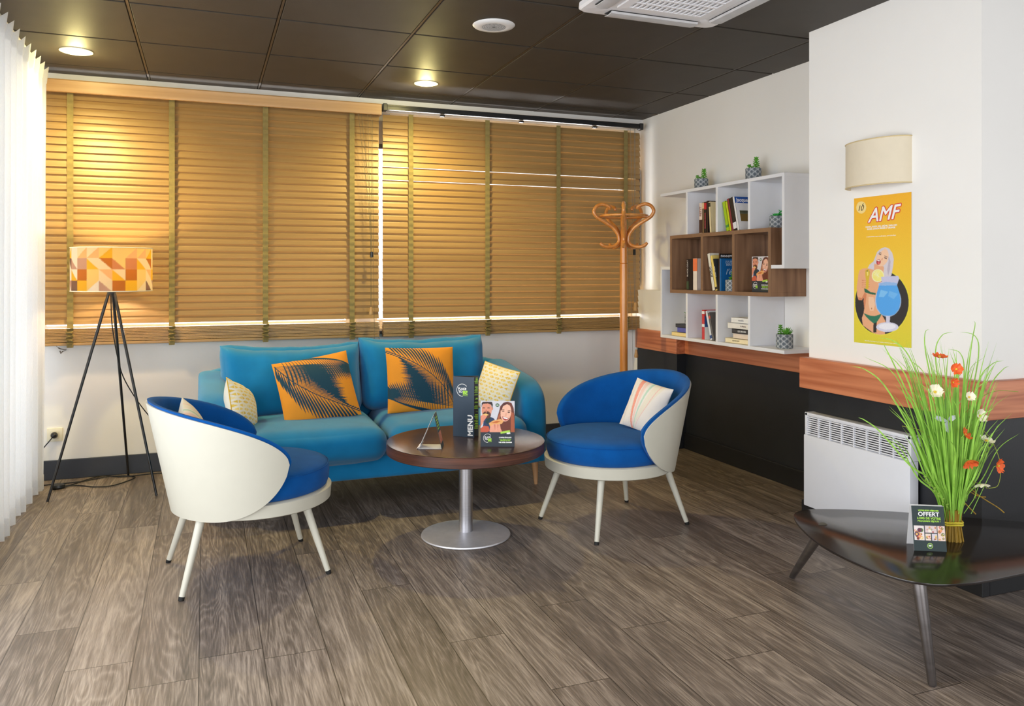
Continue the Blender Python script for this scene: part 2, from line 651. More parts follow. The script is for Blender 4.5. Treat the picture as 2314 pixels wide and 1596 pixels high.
def floor_material():
    m, nt, p = new_mat('oak_vinyl_planks')
    g = N(nt, 'ShaderNodeNewGeometry')
    sp = N(nt, 'ShaderNodeSeparateXYZ')
    L(nt, g.outputs['Position'], sp.inputs[0])
    X, Y = sp.outputs[0], sp.outputs[1]
    px = math_n(nt, 'DIVIDE', math_n(nt, 'ADD', X, 0.018 + 0.198 * 40), 0.198)
    idx = math_n(nt, 'FLOOR', px)
    fx = math_n(nt, 'FRACT', px)
    wn = N(nt, 'ShaderNodeTexWhiteNoise', noise_dimensions='1D')
    L(nt, idx, wn.inputs['W'])
    py = math_n(nt, 'ADD', math_n(nt, 'DIVIDE', math_n(nt, 'ADD', Y, 15.0), 1.5), wn.outputs['Value'])
    jd = math_n(nt, 'FLOOR', py)
    fy = math_n(nt, 'FRACT', py)
    key = math_n(nt, 'ADD', math_n(nt, 'MULTIPLY', idx, 17.31), math_n(nt, 'MULTIPLY', jd, 5.77))
    wk = N(nt, 'ShaderNodeTexWhiteNoise', noise_dimensions='1D')
    L(nt, key, wk.inputs['W'])
    tone = wk.outputs['Value']
    # coordinates of the grain, different on every plank
    cx = N(nt, 'ShaderNodeCombineXYZ')
    L(nt, X, cx.inputs[0])
    L(nt, Y, cx.inputs[1])
    L(nt, math_n(nt, 'MULTIPLY', tone, 37.0), cx.inputs[2])

    def nz(sx, sy, detail, rough=0.55, dist=0.0):
        mp = N(nt, 'ShaderNodeMapping')
        mp.inputs['Scale'].default_value = (sx, sy, 1)
        L(nt, cx.outputs[0], mp.inputs[0])
        n = N(nt, 'ShaderNodeTexNoise')
        n.inputs['Scale'].default_value = 1
        n.inputs['Detail'].default_value = detail
        n.inputs['Roughness'].default_value = rough
        n.inputs['Distortion'].default_value = dist
        L(nt, mp.outputs[0], n.inputs['Vector'])
        return n.outputs[0]
    fibre = nz(230, 9, 4, 0.65)
    broad = nz(22, 1.3, 5, 0.6)
    base = nz(8.0, 0.75, 2.5, 0.45, 0.6)
    rings = math_n(nt, 'PINGPONG', math_n(nt, 'MULTIPLY', base, 17.0), 0.5)
    rings = math_n(nt, 'POWER', math_n(nt, 'MULTIPLY', rings, 2.0), 1.6)
    f = math_n(nt, 'ADD', math_n(nt, 'MULTIPLY', fibre, 0.52), math_n(nt, 'MULTIPLY', rings, 0.10))
    f = math_n(nt, 'ADD', f, math_n(nt, 'MULTIPLY', broad, 0.38))
    f = math_n(nt, 'ADD', f, math_n(nt, 'MULTIPLY', tone, 0.10))
    colr = ramp(nt, f, [(0.32, lc((60, 52, 47))), (0.51, lc((110, 98, 90))), (0.72, lc((168, 154, 143)))])
    ex = math_n(nt, 'MINIMUM', fx, math_n(nt, 'SUBTRACT', 1.0, fx))
    ey = math_n(nt, 'MULTIPLY', math_n(nt, 'MINIMUM', fy, math_n(nt, 'SUBTRACT', 1.0, fy)), 7.58)
    e = math_n(nt, 'MINIMUM', ex, ey)
    gap = math_n(nt, 'LESS_THAN', e, 0.0085)
    mx = N(nt, 'ShaderNodeMixRGB', blend_type='MULTIPLY')
    L(nt, gap, mx.inputs[0])
    L(nt, colr, mx.inputs[1])
    mx.inputs[2].default_value = (0.28, 0.26, 0.25, 1)
    L(nt, mx.outputs[0], p.inputs['Base Color'])
    L(nt, ramp(nt, fibre, [(0.3, (0.34, 0.34, 0.34, 1)), (0.7, (0.46, 0.46, 0.46, 1))]), p.inputs['Roughness'])
    p.inputs['Specular IOR Level'].default_value = 0.55
    bp = N(nt, 'ShaderNodeBump')
    bp.inputs['Strength'].default_value = 0.25
    bp.inputs['Distance'].default_value = 0.002
    hh = math_n(nt, 'SUBTRACT', f, math_n(nt, 'MULTIPLY', gap, 1.2))
    L(nt, hh, bp.inputs['Height'])
    L(nt, bp.outputs[0], p.inputs['Normal'])
    return m


M_FLOOR = floor_material()

# ------------------------------------------------------------------ room shell
ZC = 2.469
YB = 5.53
sbox('floor', (1.7, 0.8, -0.05), (7.4, 10.0, 0.1), M_FLOOR)

# suspended ceiling: dark textured tiles in a metal grid
M_TILE = mat('dark_ceiling_tile', (62, 56, 50), rough=0.55, var=0.10, scale=9, bump=0.5, bump_scale=420, spec=0.35)
M_GRID = mat('ceiling_grid_metal', (66, 54, 42), rough=0.45, var=0.05)
b = MB()
b.box((1.7, 0.8, ZC + 0.055), (7.4, 10.0, 0.09))
ceil = struct(b.build('ceiling', mat('ceiling_void', (12, 11, 10), rough=0.8), smooth=0))
b = MB()
TS = 0.655
gx0, gy0 = -0.326, 4.605
for i in range(-2, 8):
    for j in range(-12, 2):
        x0, x1 = gx0 + i * TS + 0.0095, gx0 + (i + 1) * TS - 0.0095
        y0, y1 = gy0 + j * TS + 0.0075, gy0 + (j + 1) * TS - 0.0075
        x0, x1 = max(x0, -1.2), min(x1, 5.0)
        y0, y1 = max(y0, -3.6), min(y1, YB)
        if j == -3 and i == 3:
            continue
        if x1 - x0 > 0.02 and y1 - y0 > 0.02:
            b.box(((x0 + x1) / 2, (y0 + y1) / 2, ZC + 0.006), (x1 - x0, y1 - y0, 0.012), bev=0.002, seg=1)
b.build('ceiling_tiles', M_TILE, ceil, smooth=0)
b = MB()
for i in range(-1, 9):
    b.box((gx0 + i * TS, 0.96, ZC + 0.008), (0.011, 9.1, 0.010))
b.build('ceiling_grid', M_GRID, ceil, smooth=0)

# back wall with two window openings
WX0, WX1, WZ0, WZ1 = -0.97, 3.17, 0.87, 2.385
b = MB()
T = 0.22
yc = YB + T / 2
b.box(((-1.4 + 3.6) / 2, yc, WZ0 / 2), (5.0, T, WZ0))
b.box(((-1.4 + 3.6) / 2, yc, (WZ1 + 2.56) / 2), (5.0, T, 2.56 - WZ1))
b.box(((-1.4 + WX0) / 2, yc, (WZ0 + WZ1) / 2), (WX0 + 1.4, T, WZ1 - WZ0))
b.box(((WX1 + 3.6) / 2, yc, (WZ0 + WZ1) / 2), (3.6 - WX1, T, WZ1 - WZ0))
struct(b.build('wall_back', M_WALL, smooth=0))

M_GLASS, nt, p = new_mat('window_glass')
tr = N(nt, 'ShaderNodeBsdfTransparent')
gl = N(nt, 'ShaderNodeBsdfGlossy')
gl.inputs['Roughness'].default_value = 0.02
fr = N(nt, 'ShaderNodeFresnel')
ms = N(nt, 'ShaderNodeMixShader')
L(nt, fr.outputs[0], ms.inputs[0])
L(nt, tr.outputs[0], ms.inputs[1])
L(nt, gl.outputs[0], ms.inputs[2])
L(nt, ms.outputs[0], nt.nodes['Material Output'].inputs['Surface'])


def window(name, x0, x1, z0, z1, y, panes):
    b = MB()
    w = 0.06
    b.box(((x0 + x1) / 2, y, z0 + w / 2), (x1 - x0, 0.07, w))
    b.box(((x0 + x1) / 2, y, z1 - w / 2), (x1 - x0, 0.07, w))
    for k in range(panes + 1):
        x = x0 + w / 2 + (x1 - x0 - w) * k / panes
        b.box((x, y, (z0 + z1) / 2), (w, 0.07, z1 - z0 - 2 * w))
    o = struct(b.build(name, M_WHITEP, smooth=0))
    b = MB()
    b.box(((x0 + x1) / 2, y, (z0 + z1) / 2), (x1 - x0 - 0.1, 0.006, z1 - z0 - 0.1))
    b.build('pane', M_GLASS, o, smooth=0)
    return o


window('window_1', WX0, 0.98, WZ0, WZ1, YB + 0.12, 1)
window('window_2', 1.08, WX1, WZ0, WZ1, YB + 0.12, 1)
sbox('trim_1', (1.03, YB + 0.11, (WZ0 + WZ1) / 2), (0.10, 0.2, WZ1 - WZ0), M_WHITEP)
sbox('trim_2', (1.10, YB - 0.02, WZ0 - 0.025), (4.1, 0.045, 0.02), mat('dark_sill', (30, 30, 34), rough=0.4))
sbox('baseboard_back', (1.03, YB - 0.009, 0.059), (4.30, 0.018, 0.118), M_SLATE, bev=0.003)

# pale panel strip directly under the ceiling above the blinds
sbox('trim_3', (1.16, YB - 0.015, ZC - 0.016), (4.16, 0.03, 0.032), M_WHITEP)

sbox('trim_8', (1.175, YB + 0.06, 2.275), (0.09, 0.05, 0.22), mat('grey_casing', (170, 170, 172), rough=0.5))
sbox('trim_9', (1.175, YB + 0.055, 2.15), (0.09, 0.05, 0.035), M_BLACKM)
sbox('trim_10', (3.195, YB - 0.012, 1.62), (0.022, 0.022, 0.92), mat('dark_jamb', (66, 50, 46), rough=0.5))

# left wall (behind the curtain) with a wide window
b = MB()
lx = -1.15
b.box((lx - 0.1, 0.96, 0.05), (0.2, 9.2, 0.1))
b.box((lx - 0.1, 0.96, 2.46), (0.2, 9.2, 0.2))
b.box((lx - 0.1, 5.45, 1.23), (0.2, 0.3, 2.3))
b.box((lx - 0.1, -2.05, 1.23), (0.2, 3.2, 2.3))
struct(b.build('wall_left', M_WALL, smooth=0))
b = MB()
for y in (-0.4, 1.0, 2.4, 3.8, 5.27):
    b.box((lx - 0.1, y, 1.23), (0.06, 0.07, 2.26))
b.box((lx - 0.1, 2.43, 0.13), (0.06, 5.7, 0.06))
b.box((lx - 0.1, 2.43, 2.33), (0.06, 5.7, 0.06))
struct(b.build('window_3', M_WHITEP, smooth=0))

# right side: recess, corner boxing and pillar
XR = 3.225
b = MB()
b.box((XR + 0.1, 4.4, 1.63), (0.2, 2.5, 1.9))
wr = struct(b.build('wall_right', M_WALL, smooth=0))
b = MB()
b.box((XR + 0.1, 4.4, 0.34), (0.2, 2.5, 0.68))
b.build('black_dado', M_BLACKWALL, wr, smooth=0)
# low boxing in the corner
BX = 3.15
b = MB()
b.box(((BX + XR) / 2, (4.89 + YB) / 2, (0.83 + 1.13) / 2), (XR - BX, YB - 4.89, 0.30))
b.box(((BX + XR) / 2, 5.49, 0.415), (XR - BX, 0.08, 0.83))
wc = struct(b.build('wall_corner', M_WALL, smooth=0))
b = MB()
b.box(((BX + XR) / 2, (4.89 + 5.45) / 2, 0.34), (XR - BX, 0.56, 0.68))
b.build('black_dado', M_BLACKWALL, wc, smooth=0)
b = MB()
b.box(((3.13 + XR) / 2, (4.868 + 5.447) / 2, 0.755), (XR - 3.13, 0.579, 0.148), bev=0.002, seg=1)
struct(b.build('trim_4', M_RAIL, smooth=0))
b = MB()
b.box((3.2125, (3.19 + 4.868) / 2, 0.755), (0.025, 1.678, 0.148), bev=0.002, seg=1)
struct(b.build('trim_5', M_RAIL, smooth=0))
sbox('baseboard_right', (3.216, 4.04, 0.057), (0.018, 1.69, 0.114), M_BLACKSKIRT, bev=0.003)
sbox('baseboard_corner', (3.143, 5.17, 0.057), (0.014, 0.56, 0.114), M_BLACKSKIRT)

# pillar
PX, PY0, PY1 = 2.84, 2.25, 3.205
PZ = 0.68
b = MB()
b.box(((PX + 5.2) / 2, (PY0 + PY1) / 2, (PZ + 2.50) / 2), (5.2 - PX, PY1 - PY0, 2.50 - PZ))
wp = struct(b.build('wall_pillar', M_WALL, smooth=0))
b = MB()
b.box(((PX + 5.2) / 2, (PY0 + PY1) / 2, PZ / 2), (5.2 - PX, PY1 - PY0, PZ))
b.build('black_dado', M_BLACKWALL, wp, smooth=0)
b = MB()
b.box((2.8175, (2.214 + PY1 + 0.02) / 2, 0.757), (0.045, PY1 + 0.02 - 2.214, 0.152), bev=0.002, seg=1)
struct(b.build('trim_6', M_RAIL, smooth=0))
b = MB()
b.box(((2.796 + 5.0) / 2, 2.232, 0.757), (5.0 - 2.796, 0.034, 0.150), bev=0.002, seg=1)
struct(b.build('trim_7', M_RAILX, smooth=0))
b = MB()
b.box((2.82, (2.214 + PY1 + 0.01) / 2, 0.059), (0.04, PY1 + 0.01 - 2.214, 0.118), bev=0.003)
b.box(((2.84 + 5.0) / 2, 2.232, 0.059), (5.0 - 2.84, 0.036, 0.118), bev=0.003)
struct(b.build('baseboard_pillar', M_BLACKSKIRT, smooth=0))

# the rest of the room, behind the viewpoint
b = MB()
b.box((1.7, -3.6, 0.2), (7.0, 0.2, 0.4))
b.box((1.7, -3.6, 2.5), (7.0, 0.2, 0.1))
b.box((-1.2, -3.6, 1.4), (0.3, 0.2, 2.4))
b.box((4.3, -3.6, 1.4), (1.8, 0.2, 2.4))
struct(b.build('wall_front', M_WALL, smooth=0))
b = MB()
b.box((5.1, -0.6, 0.2), (0.2, 5.9, 0.4))
b.box((5.1, -0.6, 2.46), (0.2, 5.9, 0.12))
b.box((5.1, 1.8, 1.4), (0.2, 1.0, 2.2))
b.box((5.1, -3.0, 1.4), (0.2, 1.1, 2.2))
struct(b.build('wall_side', M_WALL, smooth=0))

# ------------------------------------------------------------------ wooden venetian blinds
M_SLAT = wood('blind_slat_wood', (146, 114, 68), (170, 137, 88), grain=(1.2, 60, 60), rings=0.6, rough=0.40, bump=0.02)
M_VAL = wood('blind_valance_wood', (188, 144, 92), (208, 166, 112), grain=(1.6, 30, 60), rings=0.6, rough=0.4, bump=0.03)
M_TAPE = mat('olive_tape', (138, 122, 72), rough=0.85, var=0.08, scale=60)
M_CORD = mat('blind_cord', (120, 108, 78), rough=0.8)
M_CORDG = mat('grey_cord', (120, 120, 116), rough=0.7)
M_TASSEL = mat('wood_tassel', (190, 150, 96), rough=0.5)


def blind(label, x0, x1, tapes, valance):
    t = thing('venetian_blind', label, 'window blind', ((x0 + x1) / 2, 5.44, 0.82), group=None)
    ox, oy, oz = t.location
    W = x1 - x0
    tilt = radians(17)
    b = MB()
    z = 0.972
    k = 0
    while z < (2.36 if valance else 2.33):
        dz = 0.0
        if not valance and k in (21, 23):
            dz = 0.006
        R = Matrix.Rotation(pi / 2 - tilt, 3, 'X')
        # room-side edge low, window-side edge high; a gently bowed slat
        for q, (yy, bow) in enumerate(((-0.0125, 1), (0.0125, -1))):
            R2 = Matrix.Rotation(pi / 2 - tilt + bow * 0.05, 3, 'X')
            c = Matrix.Rotation(pi / 2 - tilt, 3, 'X') @ Vector((0, yy, 0))
            b.box((random.uniform(-.001, .001), c.y, z + dz - oz + c.z), (W, 0.0256, 0.0028), rot=R2)
        z += 0.0452
        k += 1
    b.build('slats', M_SLAT, t, smooth=0)
    # lifted stack of spare slats on the bottom rail
    b = MB()
    for k in range(9):
        b.box((random.uniform(-.002, .002), random.uniform(-.002, .002), 0.026 + k * 0.0092), (W, 0.050, 0.0080), rot=Matrix.Rotation(random.uniform(-.015, .015), 3, 'X'), bev=0.001, seg=1)
    b.build('slat_stack', M_SLAT, t, smooth=0)
    b = MB()
    b.box((0, 0, 0.010), (W, 0.052, 0.018), bev=0.003)
    b.build('bottom_rail', M_SLAT, t, smooth=0)
    if valance:
        b = MB()
        b.prism([(-.055, 1.516), (-.045, 1.516), (-.045, 1.592), (-.058, 1.592), (-.062, 1.585), (-.059, 1.56), (-.062, 1.53), (-.060, 1.518)], -W / 2 - 0.01, W / 2 + 0.008, axis='x')
        b.box((W / 2 + 0.0035, -.012, 1.554), (0.009, 0.09, 0.076))
        b.build('valance', M_VAL, t, smooth=30)
        b = MB()
        b.box((0, 0.01, 1.548), (W, 0.05, 0.05))
        b.build('head_rail', M_SLAT, t, smooth=0)
    else:
        b = MB()
        for yy, zz, h in ((-0.035, 1.588, 0.010), (-0.035, 1.562, 0.008), (-0.028, 1.575, 0.03)):
            b.box((0, yy, zz), (W, 0.022, h))
        b.box((0, 0.0, 1.59), (W, 0.05, 0.012))
        for s in (-1, 1):
            b.box((s * (W / 2 - 0.008), -0.022, 1.575), (0.03, 0.055, 0.05), bev=0.004)
        for k in range(3):
            b.box((-W / 2 + 0.42 + k * 0.6, -0.02, 1.548), (0.03, 0.03, 0.012))
        b.build('head_rail', M_BLACKM, t, smooth=0, label='black metal head rail')
    for xt in tapes:
        b = MB()
        x = xt - ox

        def fn(u, v, x=x):
            zz = 0.105 + (1.54 - 0.105) * v
            return ((x - 0.017 + 0.034 * u), -0.0245 - 0.0015 * sin(zz / 0.0452 * 2 * pi), zz)
        b.grid(fn, 2, 170)
        # gathered loops of tape in front of the stack, and the clip under the rail
        for k in range(8):
            zz = 0.018 + k * 0.0115
            b.box((x + 0.004 * sin(k * 2.1), -0.040 - 0.006 * (k % 2), zz), (0.036, 0.024, 0.0022), rot=Matrix.Rotation(0.5 * (-1) ** k + 0.1 * sin(k * 3.3), 3, 'X') @ Matrix.Rotation(0.3 * sin(k * 1.7), 3, 'Y'))
        b.box((x, -0.03, 0.0), (0.034, 0.018, 0.022), bev=0.003)
        b.build('ladder_tape', M_TAPE, t, smooth=0)
    return t


bl = blind('golden brown wooden blind with a tan valance behind the tripod lamp', -0.915, 1.115, [-0.755, -0.193, 0.368, 0.929], True)
br = blind('golden brown wooden blind with a black head rail behind the coat stand', 1.143, 3.165, [1.336, 1.899, 2.46, 3.029], False)


def cords(par, pts_list, r=0.0013, m=M_CORD, name='pull_cord'):
    ox, oy, oz = par.location
    b = MB()
    for pts in pts_list:
        b.tube([(p[0] - ox, p[1] - oy, p[2] - oz) for p in pts], r, 6)
    return b.build(name, m, par, smooth=60)


cords(bl, [[(0.965, 5.385, 2.335), (1.03, 5.375, 1.75), (1.052, 5.372, 1.40)], [(0.985, 5.385, 2.335), (1.04, 5.373, 1.80), (1.055, 5.370, 1.40)],
           [(1.03, 5.385, 2.335), (1.048, 5.375, 1.4), (1.046, 5.37, 1.02)], [(1.05, 5.385, 2.335), (1.056, 5.375, 1.4), (1.05, 5.37, 1.02)],
           [(1.06, 5.38, 2.3), (1.066, 5.375, 1.3), (1.075, 5.37, 0.62)], [(1.10, 5.42, 0.86), (1.14, 5.40, 0.70), (1.145, 5.40, 0.55)]])
b = MB()
b.lathe([(0, 0.018), (0.010, 0.016), (0.012, -0.02), (0, -0.022)], 12, (1.053 - bl.location.x, 5.371 - bl.location.y, 1.385 - bl.location.z))
b.build('cord_lock', M_BLACKM, bl)
b = MB()
b.lathe([(0, 0.03), (0.006, 0.028), (0.014, -0.015), (0.012, -0.024), (0, -0.026)], 14, (1.048 - bl.location.x, 5.371 - bl.location.y, 1.0 - bl.location.z))
b.build('cord_tassel', M_TASSEL, bl)
cords(br, [[(3.046, 5.375, 2.375), (3.066, 5.365, 1.5), (3.074, 5.36, 1.03)], [(3.08, 5.375, 2.375), (3.075, 5.365, 1.5), (3.078, 5.36, 1.03)],
           [(3.088, 5.375, 2.375), (3.086, 5.365, 1.4), (3.084, 5.35, 0.66)], [(3.04, 5.38, 1.3), (3.052, 5.36, 0.9), (3.055, 5.35, 0.52)]], m=M_CORDG)
b = MB()
b.box((3.072 - br.location.x, 5.36 - br.location.y, 1.42 - br.location.z), (0.018, 0.014, 0.045), bev=0.003)
b.build('cord_lock', M_BLACKM, br)
for z, m_ in ((1.0, M_TASSEL), (0.64, M_VAL)):
    b = MB()
    b.lathe([(0, 0.035), (0.007, 0.033), (0.016, -0.015), (0.014, -0.028), (0, -0.03)], 14, ((3.076 if z > .9 else 3.084) - br.location.x, 5.352 - br.location.y, z - br.location.z))
    b.build('cord_tassel', m_, br)

# small metal hook with a short wire on the wall under the blind
t = thing('wall_hook', 'small metal wire hook on the white wall just under the blind, above the socket', 'hook', (-0.815, 5.524, 0.79))
b = MB()
b.tube([(-0.06, 0, 0.04), (-0.035, -0.008, 0.03), (-0.012, -0.012, 0.008)], 0.0012, 6)
b.tube([(-0.016, -0.012, 0.012), (-0.004, -0.02, 0.006), (0.026, -0.012, -0.002), (0.006, -0.015, -0.010), (-0.002, -0.02, -0.022), (-0.008, -0.014, -0.006)], 0.0035, 8)
b.build('wire', mat('dull_metal', (120, 110, 100), rough=0.4, metal=0.7), t)

# ------------------------------------------------------------------ sheer curtain
m, nt, p = new_mat('sheer_voile')
M_SHEER = m
tc = N(nt, 'ShaderNodeTexCoord')
mp = N(nt, 'ShaderNodeMapping')
mp.inputs['Scale'].default_value = (500, 500, 90)
L(nt, tc.outputs['Object'], mp.inputs[0])
nz = N(nt, 'ShaderNodeTexNoise')
nz.inputs['Scale'].default_value = 1
L(nt, mp.outputs[0], nz.inputs['Vector'])
cr = ramp(nt, nz.outputs[0], [(0.3, (0.87, 0.87, 0.87, 1)), (0.7, (0.92, 0.92, 0.92, 1))])
d = N(nt, 'ShaderNodeBsdfDiffuse')
tl = N(nt, 'ShaderNodeBsdfTranslucent')
ts = N(nt, 'ShaderNodeBsdfTransparent')
L(nt, cr, d.inputs[0])
L(nt, cr, tl.inputs[0])
m1 = N(nt, 'ShaderNodeMixShader')
m1.inputs[0].default_value = 0.45
L(nt, d.outputs[0], m1.inputs[1])
L(nt, tl.outputs[0], m1.inputs[2])
m2 = N(nt, 'ShaderNodeMixShader')
m2.inputs[0].default_value = 0.06
L(nt, m1.outputs[0], m2.inputs[1])
L(nt, ts.outputs[0], m2.inputs[2])
L(nt, m2.outputs[0], nt.nodes['Material Output'].inputs['Surface'])
t = thing('sheer_curtain', 'long white sheer pleated curtain hanging from ceiling to floor', 'curtain', (-0.90, 3.9, 0))


def fold(y, zf):
    k = y / 0.132 + 0.45 * noise.noise(Vector((y * 2.2, 0, 0)))
    s = sin(2 * pi * k)
    s2 = sin(2 * pi * k * 2.17 + 1.3)
    amp = 0.030 + 0.016 * (1 - zf) * (0.7 + 0.5 * noise.noise(Vector((y * 4, zf * 1.5, 3))))
    sh = s * (0.75 + 0.25 * s * s)
    return amp * sh + 0.006 * s2 * (1.2 - zf)


def curt(u, v):
    y = 3.3 - 3.9 + (5.385 - 3.3) * u
    yy = y + 3.9
    bot = 0.02 + 0.012 * sin(yy * 14)
    # the free end draws in towards the top
    z = bot + (2.435 - bot) * v
    dx = fold(yy, v)
    dy = 0.012 * cos(2 * pi * yy / 0.132) + (-0.03 * (1 - v) if u > 0.9 else 0)
    lean = 0.02 * v - 0.01
    return (dx + lean, y + dy, z)


b = MB()
b.grid(curt, 520, 26)
cu = b.build('fabric', M_SHEER, t, smooth=180, fix=False)


def head(u, v):
    y = 3.3 - 3.9 + (5.385 - 3.3) * u
    yy = y + 3.9
    k = yy / 0.132 + 0.45 * noise.noise(Vector((yy * 2.2, 0, 0)))
    top = 2.425 + 0.034 * max(0, sin(2 * pi * k)) ** 2
    z = 2.36 + (top - 2.36) * v
    return (fold(yy, 0.97 + 0.0 * v) * (1 + 0.35 * v) + 0.012, y + 0.012 * cos(2 * pi * yy / 0.132), z)


b = MB()
b.grid(head, 520, 4)
b.build('pleated_heading', M_SHEER, t, smooth=180, fix=False)
b = MB()


def hem(u, v):
    a = curt(u, 0.0)
    c = curt(u, 0.035)
    return (a[0] + (c[0] - a[0]) * v + 0.0025, a[1], a[2] + (c[2] - a[2]) * v)


b.grid(hem, 520, 2)
b.build('hem', M_SHEER, t, smooth=180, fix=False)
b = MB()
b.box((-0.005, 0.44, 2.455), (0.03, 2.08, 0.024))
b.build('curtain_track', M_WHITEP, t, smooth=0)

# ------------------------------------------------------------------ ceiling fittings
M_LENS = emit_mat('downlight_lens', (255, 244, 190), 7.0)
for (x, y), r, lab in ((LAMPS_SEEN[0], 0.083, 'round recessed ceiling light, lit yellow, beside the sheer curtain'),
                       (LAMPS_SEEN[1], 0.075, 'round recessed ceiling light, lit yellow, in front of the black head rail of the blind')):
    t = thing('downlight', lab, 'ceiling light', (x, y, ZC), group='recessed ceiling lights')
    b = MB()
    b.lathe([(r * 0.82, -0.001), (r * 0.84, -0.007), (r, -0.004), (r, 0.004), (r * 0.8, 0.004)], 48)
    b.build('trim_ring', mat('lamp_trim', (235, 230, 210), rough=0.4), t)
    b = MB()
    b.lathe([(0, -0.006), (r * 0.5, -0.0055), (r * 0.83, -0.002), (r * 0.83, 0.002), (0, 0.002)], 48)
    b.build('lens', M_LENS, t)
for x, y in LAMPS_OFF:
    b = MB()
    b.lathe([(0, -0.006), (0.06, -0.005), (0.075, -0.001), (0.075, 0.003), (0, 0.003)], 32)
    tag(b.build('downlight', M_LENS, None, loc=(x, y, ZC)), 'round recessed ceiling light further into the room', 'ceiling light', 'recessed ceiling lights nearer the viewpoint')

t = thing('ceiling_speaker', 'round white loudspeaker with perforated centre set flush in the dark ceiling', 'speaker', (1.319, 3.668, ZC))
b = MB()
b.lathe([(0.062, -0.010), (0.066, -0.011), (0.098, -0.006), (0.104, 0.0), (0.104, 0.004), (0.06, 0.004)], 64)
b.build('rim', M_WHITEP, t)
b = MB()
b.lathe([(0, -0.0095), (0.0625, -0.0095), (0.0625, 0.0), (0, 0.0)], 48)
b.build('grille', mat('grille_white', (222, 222, 222), rough=0.5), t)
b = MB()
for k in range(1, 8):
    n = k * 7
    for i in range(n):
        a = 2 * pi * i / n
        b.lathe([(0.0021, -0.0002), (0.0021, 0.0004), (0, 0.0004)][::-1], 6, (0.0078 * k * cos(a), 0.0078 * k * sin(a), -0.0101))
b.lathe([(0, -0.0006), (0.009, -0.0006), (0.009, 0.0004), (0, 0.0004)], 16, (0, 0, -0.010))
b.build('perforation', mat('hole_grey', (110, 110, 110), rough=0.8), t, smooth=0)

# ceiling cassette air conditioner
t = thing('air_conditioner', 'white square cassette air conditioner with central grille hanging in the dark ceiling', 'air conditioner', (1.925, 2.90, ZC))
M_AC = mat('ac_white', (236, 235, 238), rough=0.35, var=0.01)


def rsq(h, r, n=8, hy=None):
    hy = hy or h
    pts = []
    for qx, qy, a0 in ((1, 1, 0), (-1, 1, pi / 2), (-1, -1, pi), (1, -1, 3 * pi / 2)):
        for i in range(n + 1):
            a = a0 + pi / 2 * i / n
            pts.append((qx * (h - r) + r * cos(a), qy * (hy - r) + r * sin(a)))
    return pts


def loft(b, rings):
    R = [[b.bm.verts.new((x, y, z)) for x, y in pts] for pts, z in rings]
    n = len(R[0])
    for A, B in zip(R[:-1], R[1:]):
        for i in range(n):
            b.bm.faces.new((A[i], A[(i + 1) % n], B[(i + 1) % n], B[i]))
    return R


b = MB()
R = loft(b, [(rsq(0.36, 0.05), 0.0), (rsq(0.362, 0.05), -0.022), (rsq(0.352, 0.045), -0.030), (rsq(0.235, 0.02), -0.038), (rsq(0.228, 0.018), -0.034)])
b.bm.faces.new(R[-1])
b.bm.faces.new(R[0])
b.build('fascia', M_AC, t, smooth=30)
b = MB()
R = loft(b, [(rsq(0.226, 0.015), -0.03), (rsq(0.226, 0.015), -0.042), (rsq(0.190, 0.004, n=8), -0.044), (rsq(0.188, 0.004), -0.036)])
b.build('grille_frame', M_AC, t, smooth=30)
b = MB()
b.box((0, 0, -0.0355), (0.378, 0.378, 0.002))
b.build('filter', mat('filter_grey', (70, 62, 52), rough=0.9), t, smooth=0)
b = MB()
n = 15
for k in range(n + 1):
    a = -0.188 + 0.376 * k / n
    b.box((a, 0, -0.0405), (0.0055, 0.376, 0.007))
for k in range(7):
    a = -0.188 + 0.376 * k / 6
    b.box((0, a, -0.0405), (0.376, 0.010, 0.0075))
for k in range(31):
    a = -0.188 + 0.376 * k / 30
    b.box((a, 0, -0.0385), (0.0022, 0.376, 0.004))
b.build('grille', M_AC, t, smooth=0)
for k in range(4):
    b = MB()
    b.box((0, 0.295, -0.0345), (0.46, 0.066, 0.004))
    b.build('air_slot', mat('slot_dark', (60, 62, 66), rough=0.6), t, smooth=0, rot=(0, 0, k * pi / 2))
    b = MB()
    b.prism([(0.262, -0.040), (0.268, -0.048), (0.300, -0.052), (0.330, -0.046), (0.330, -0.0435), (0.300, -0.0485), (0.270, -0.044)], -0.228, 0.228, axis='x')
    b.build('louvre', mat('louvre_grey', (196, 196, 198), rough=0.35), t, smooth=40, rot=(0, 0, k * pi / 2))

# ------------------------------------------------------------------ tripod floor lamp
LX, LY = -0.50, 5.115
t = thing('floor_lamp', 'black tripod floor lamp with a cream and yellow geometric drum shade', 'floor lamp', (LX, LY, 0))
feet = [(-0.806, 4.993), (-0.441, 5.447), (-0.255, 4.915)]
for k, (fx, fy) in enumerate(feet):
    b = MB()
    d = Vector((fx - LX, fy - LY, 0)).normalized()
    b.tube([(fx - LX, fy - LY, 0.002), (d.x * 0.012, d.y * 0.012, 1.165)], [0.0068, 0.0085], 12)
    b.build('leg', M_BLACKM, t, smooth=50)
b = MB()
b.lathe([(0, 1.135), (0.020, 1.135), (0.022, 1.145), (0.022, 1.175), (0.014, 1.185), (0.014, 1.22), (0, 1.22)], 20)
b.build('hub', M_BLACKM, t)
b = MB()
b.lathe([(0, 0.0), (0.018, 0.004), (0.03, 0.03), (0.022, 0.062), (0.013, 0.075), (0, 0.075)], 20, (0, 0, 1.225))
b.build('bulb', emit_mat('warm_bulb', (255, 190, 110), 6), t)
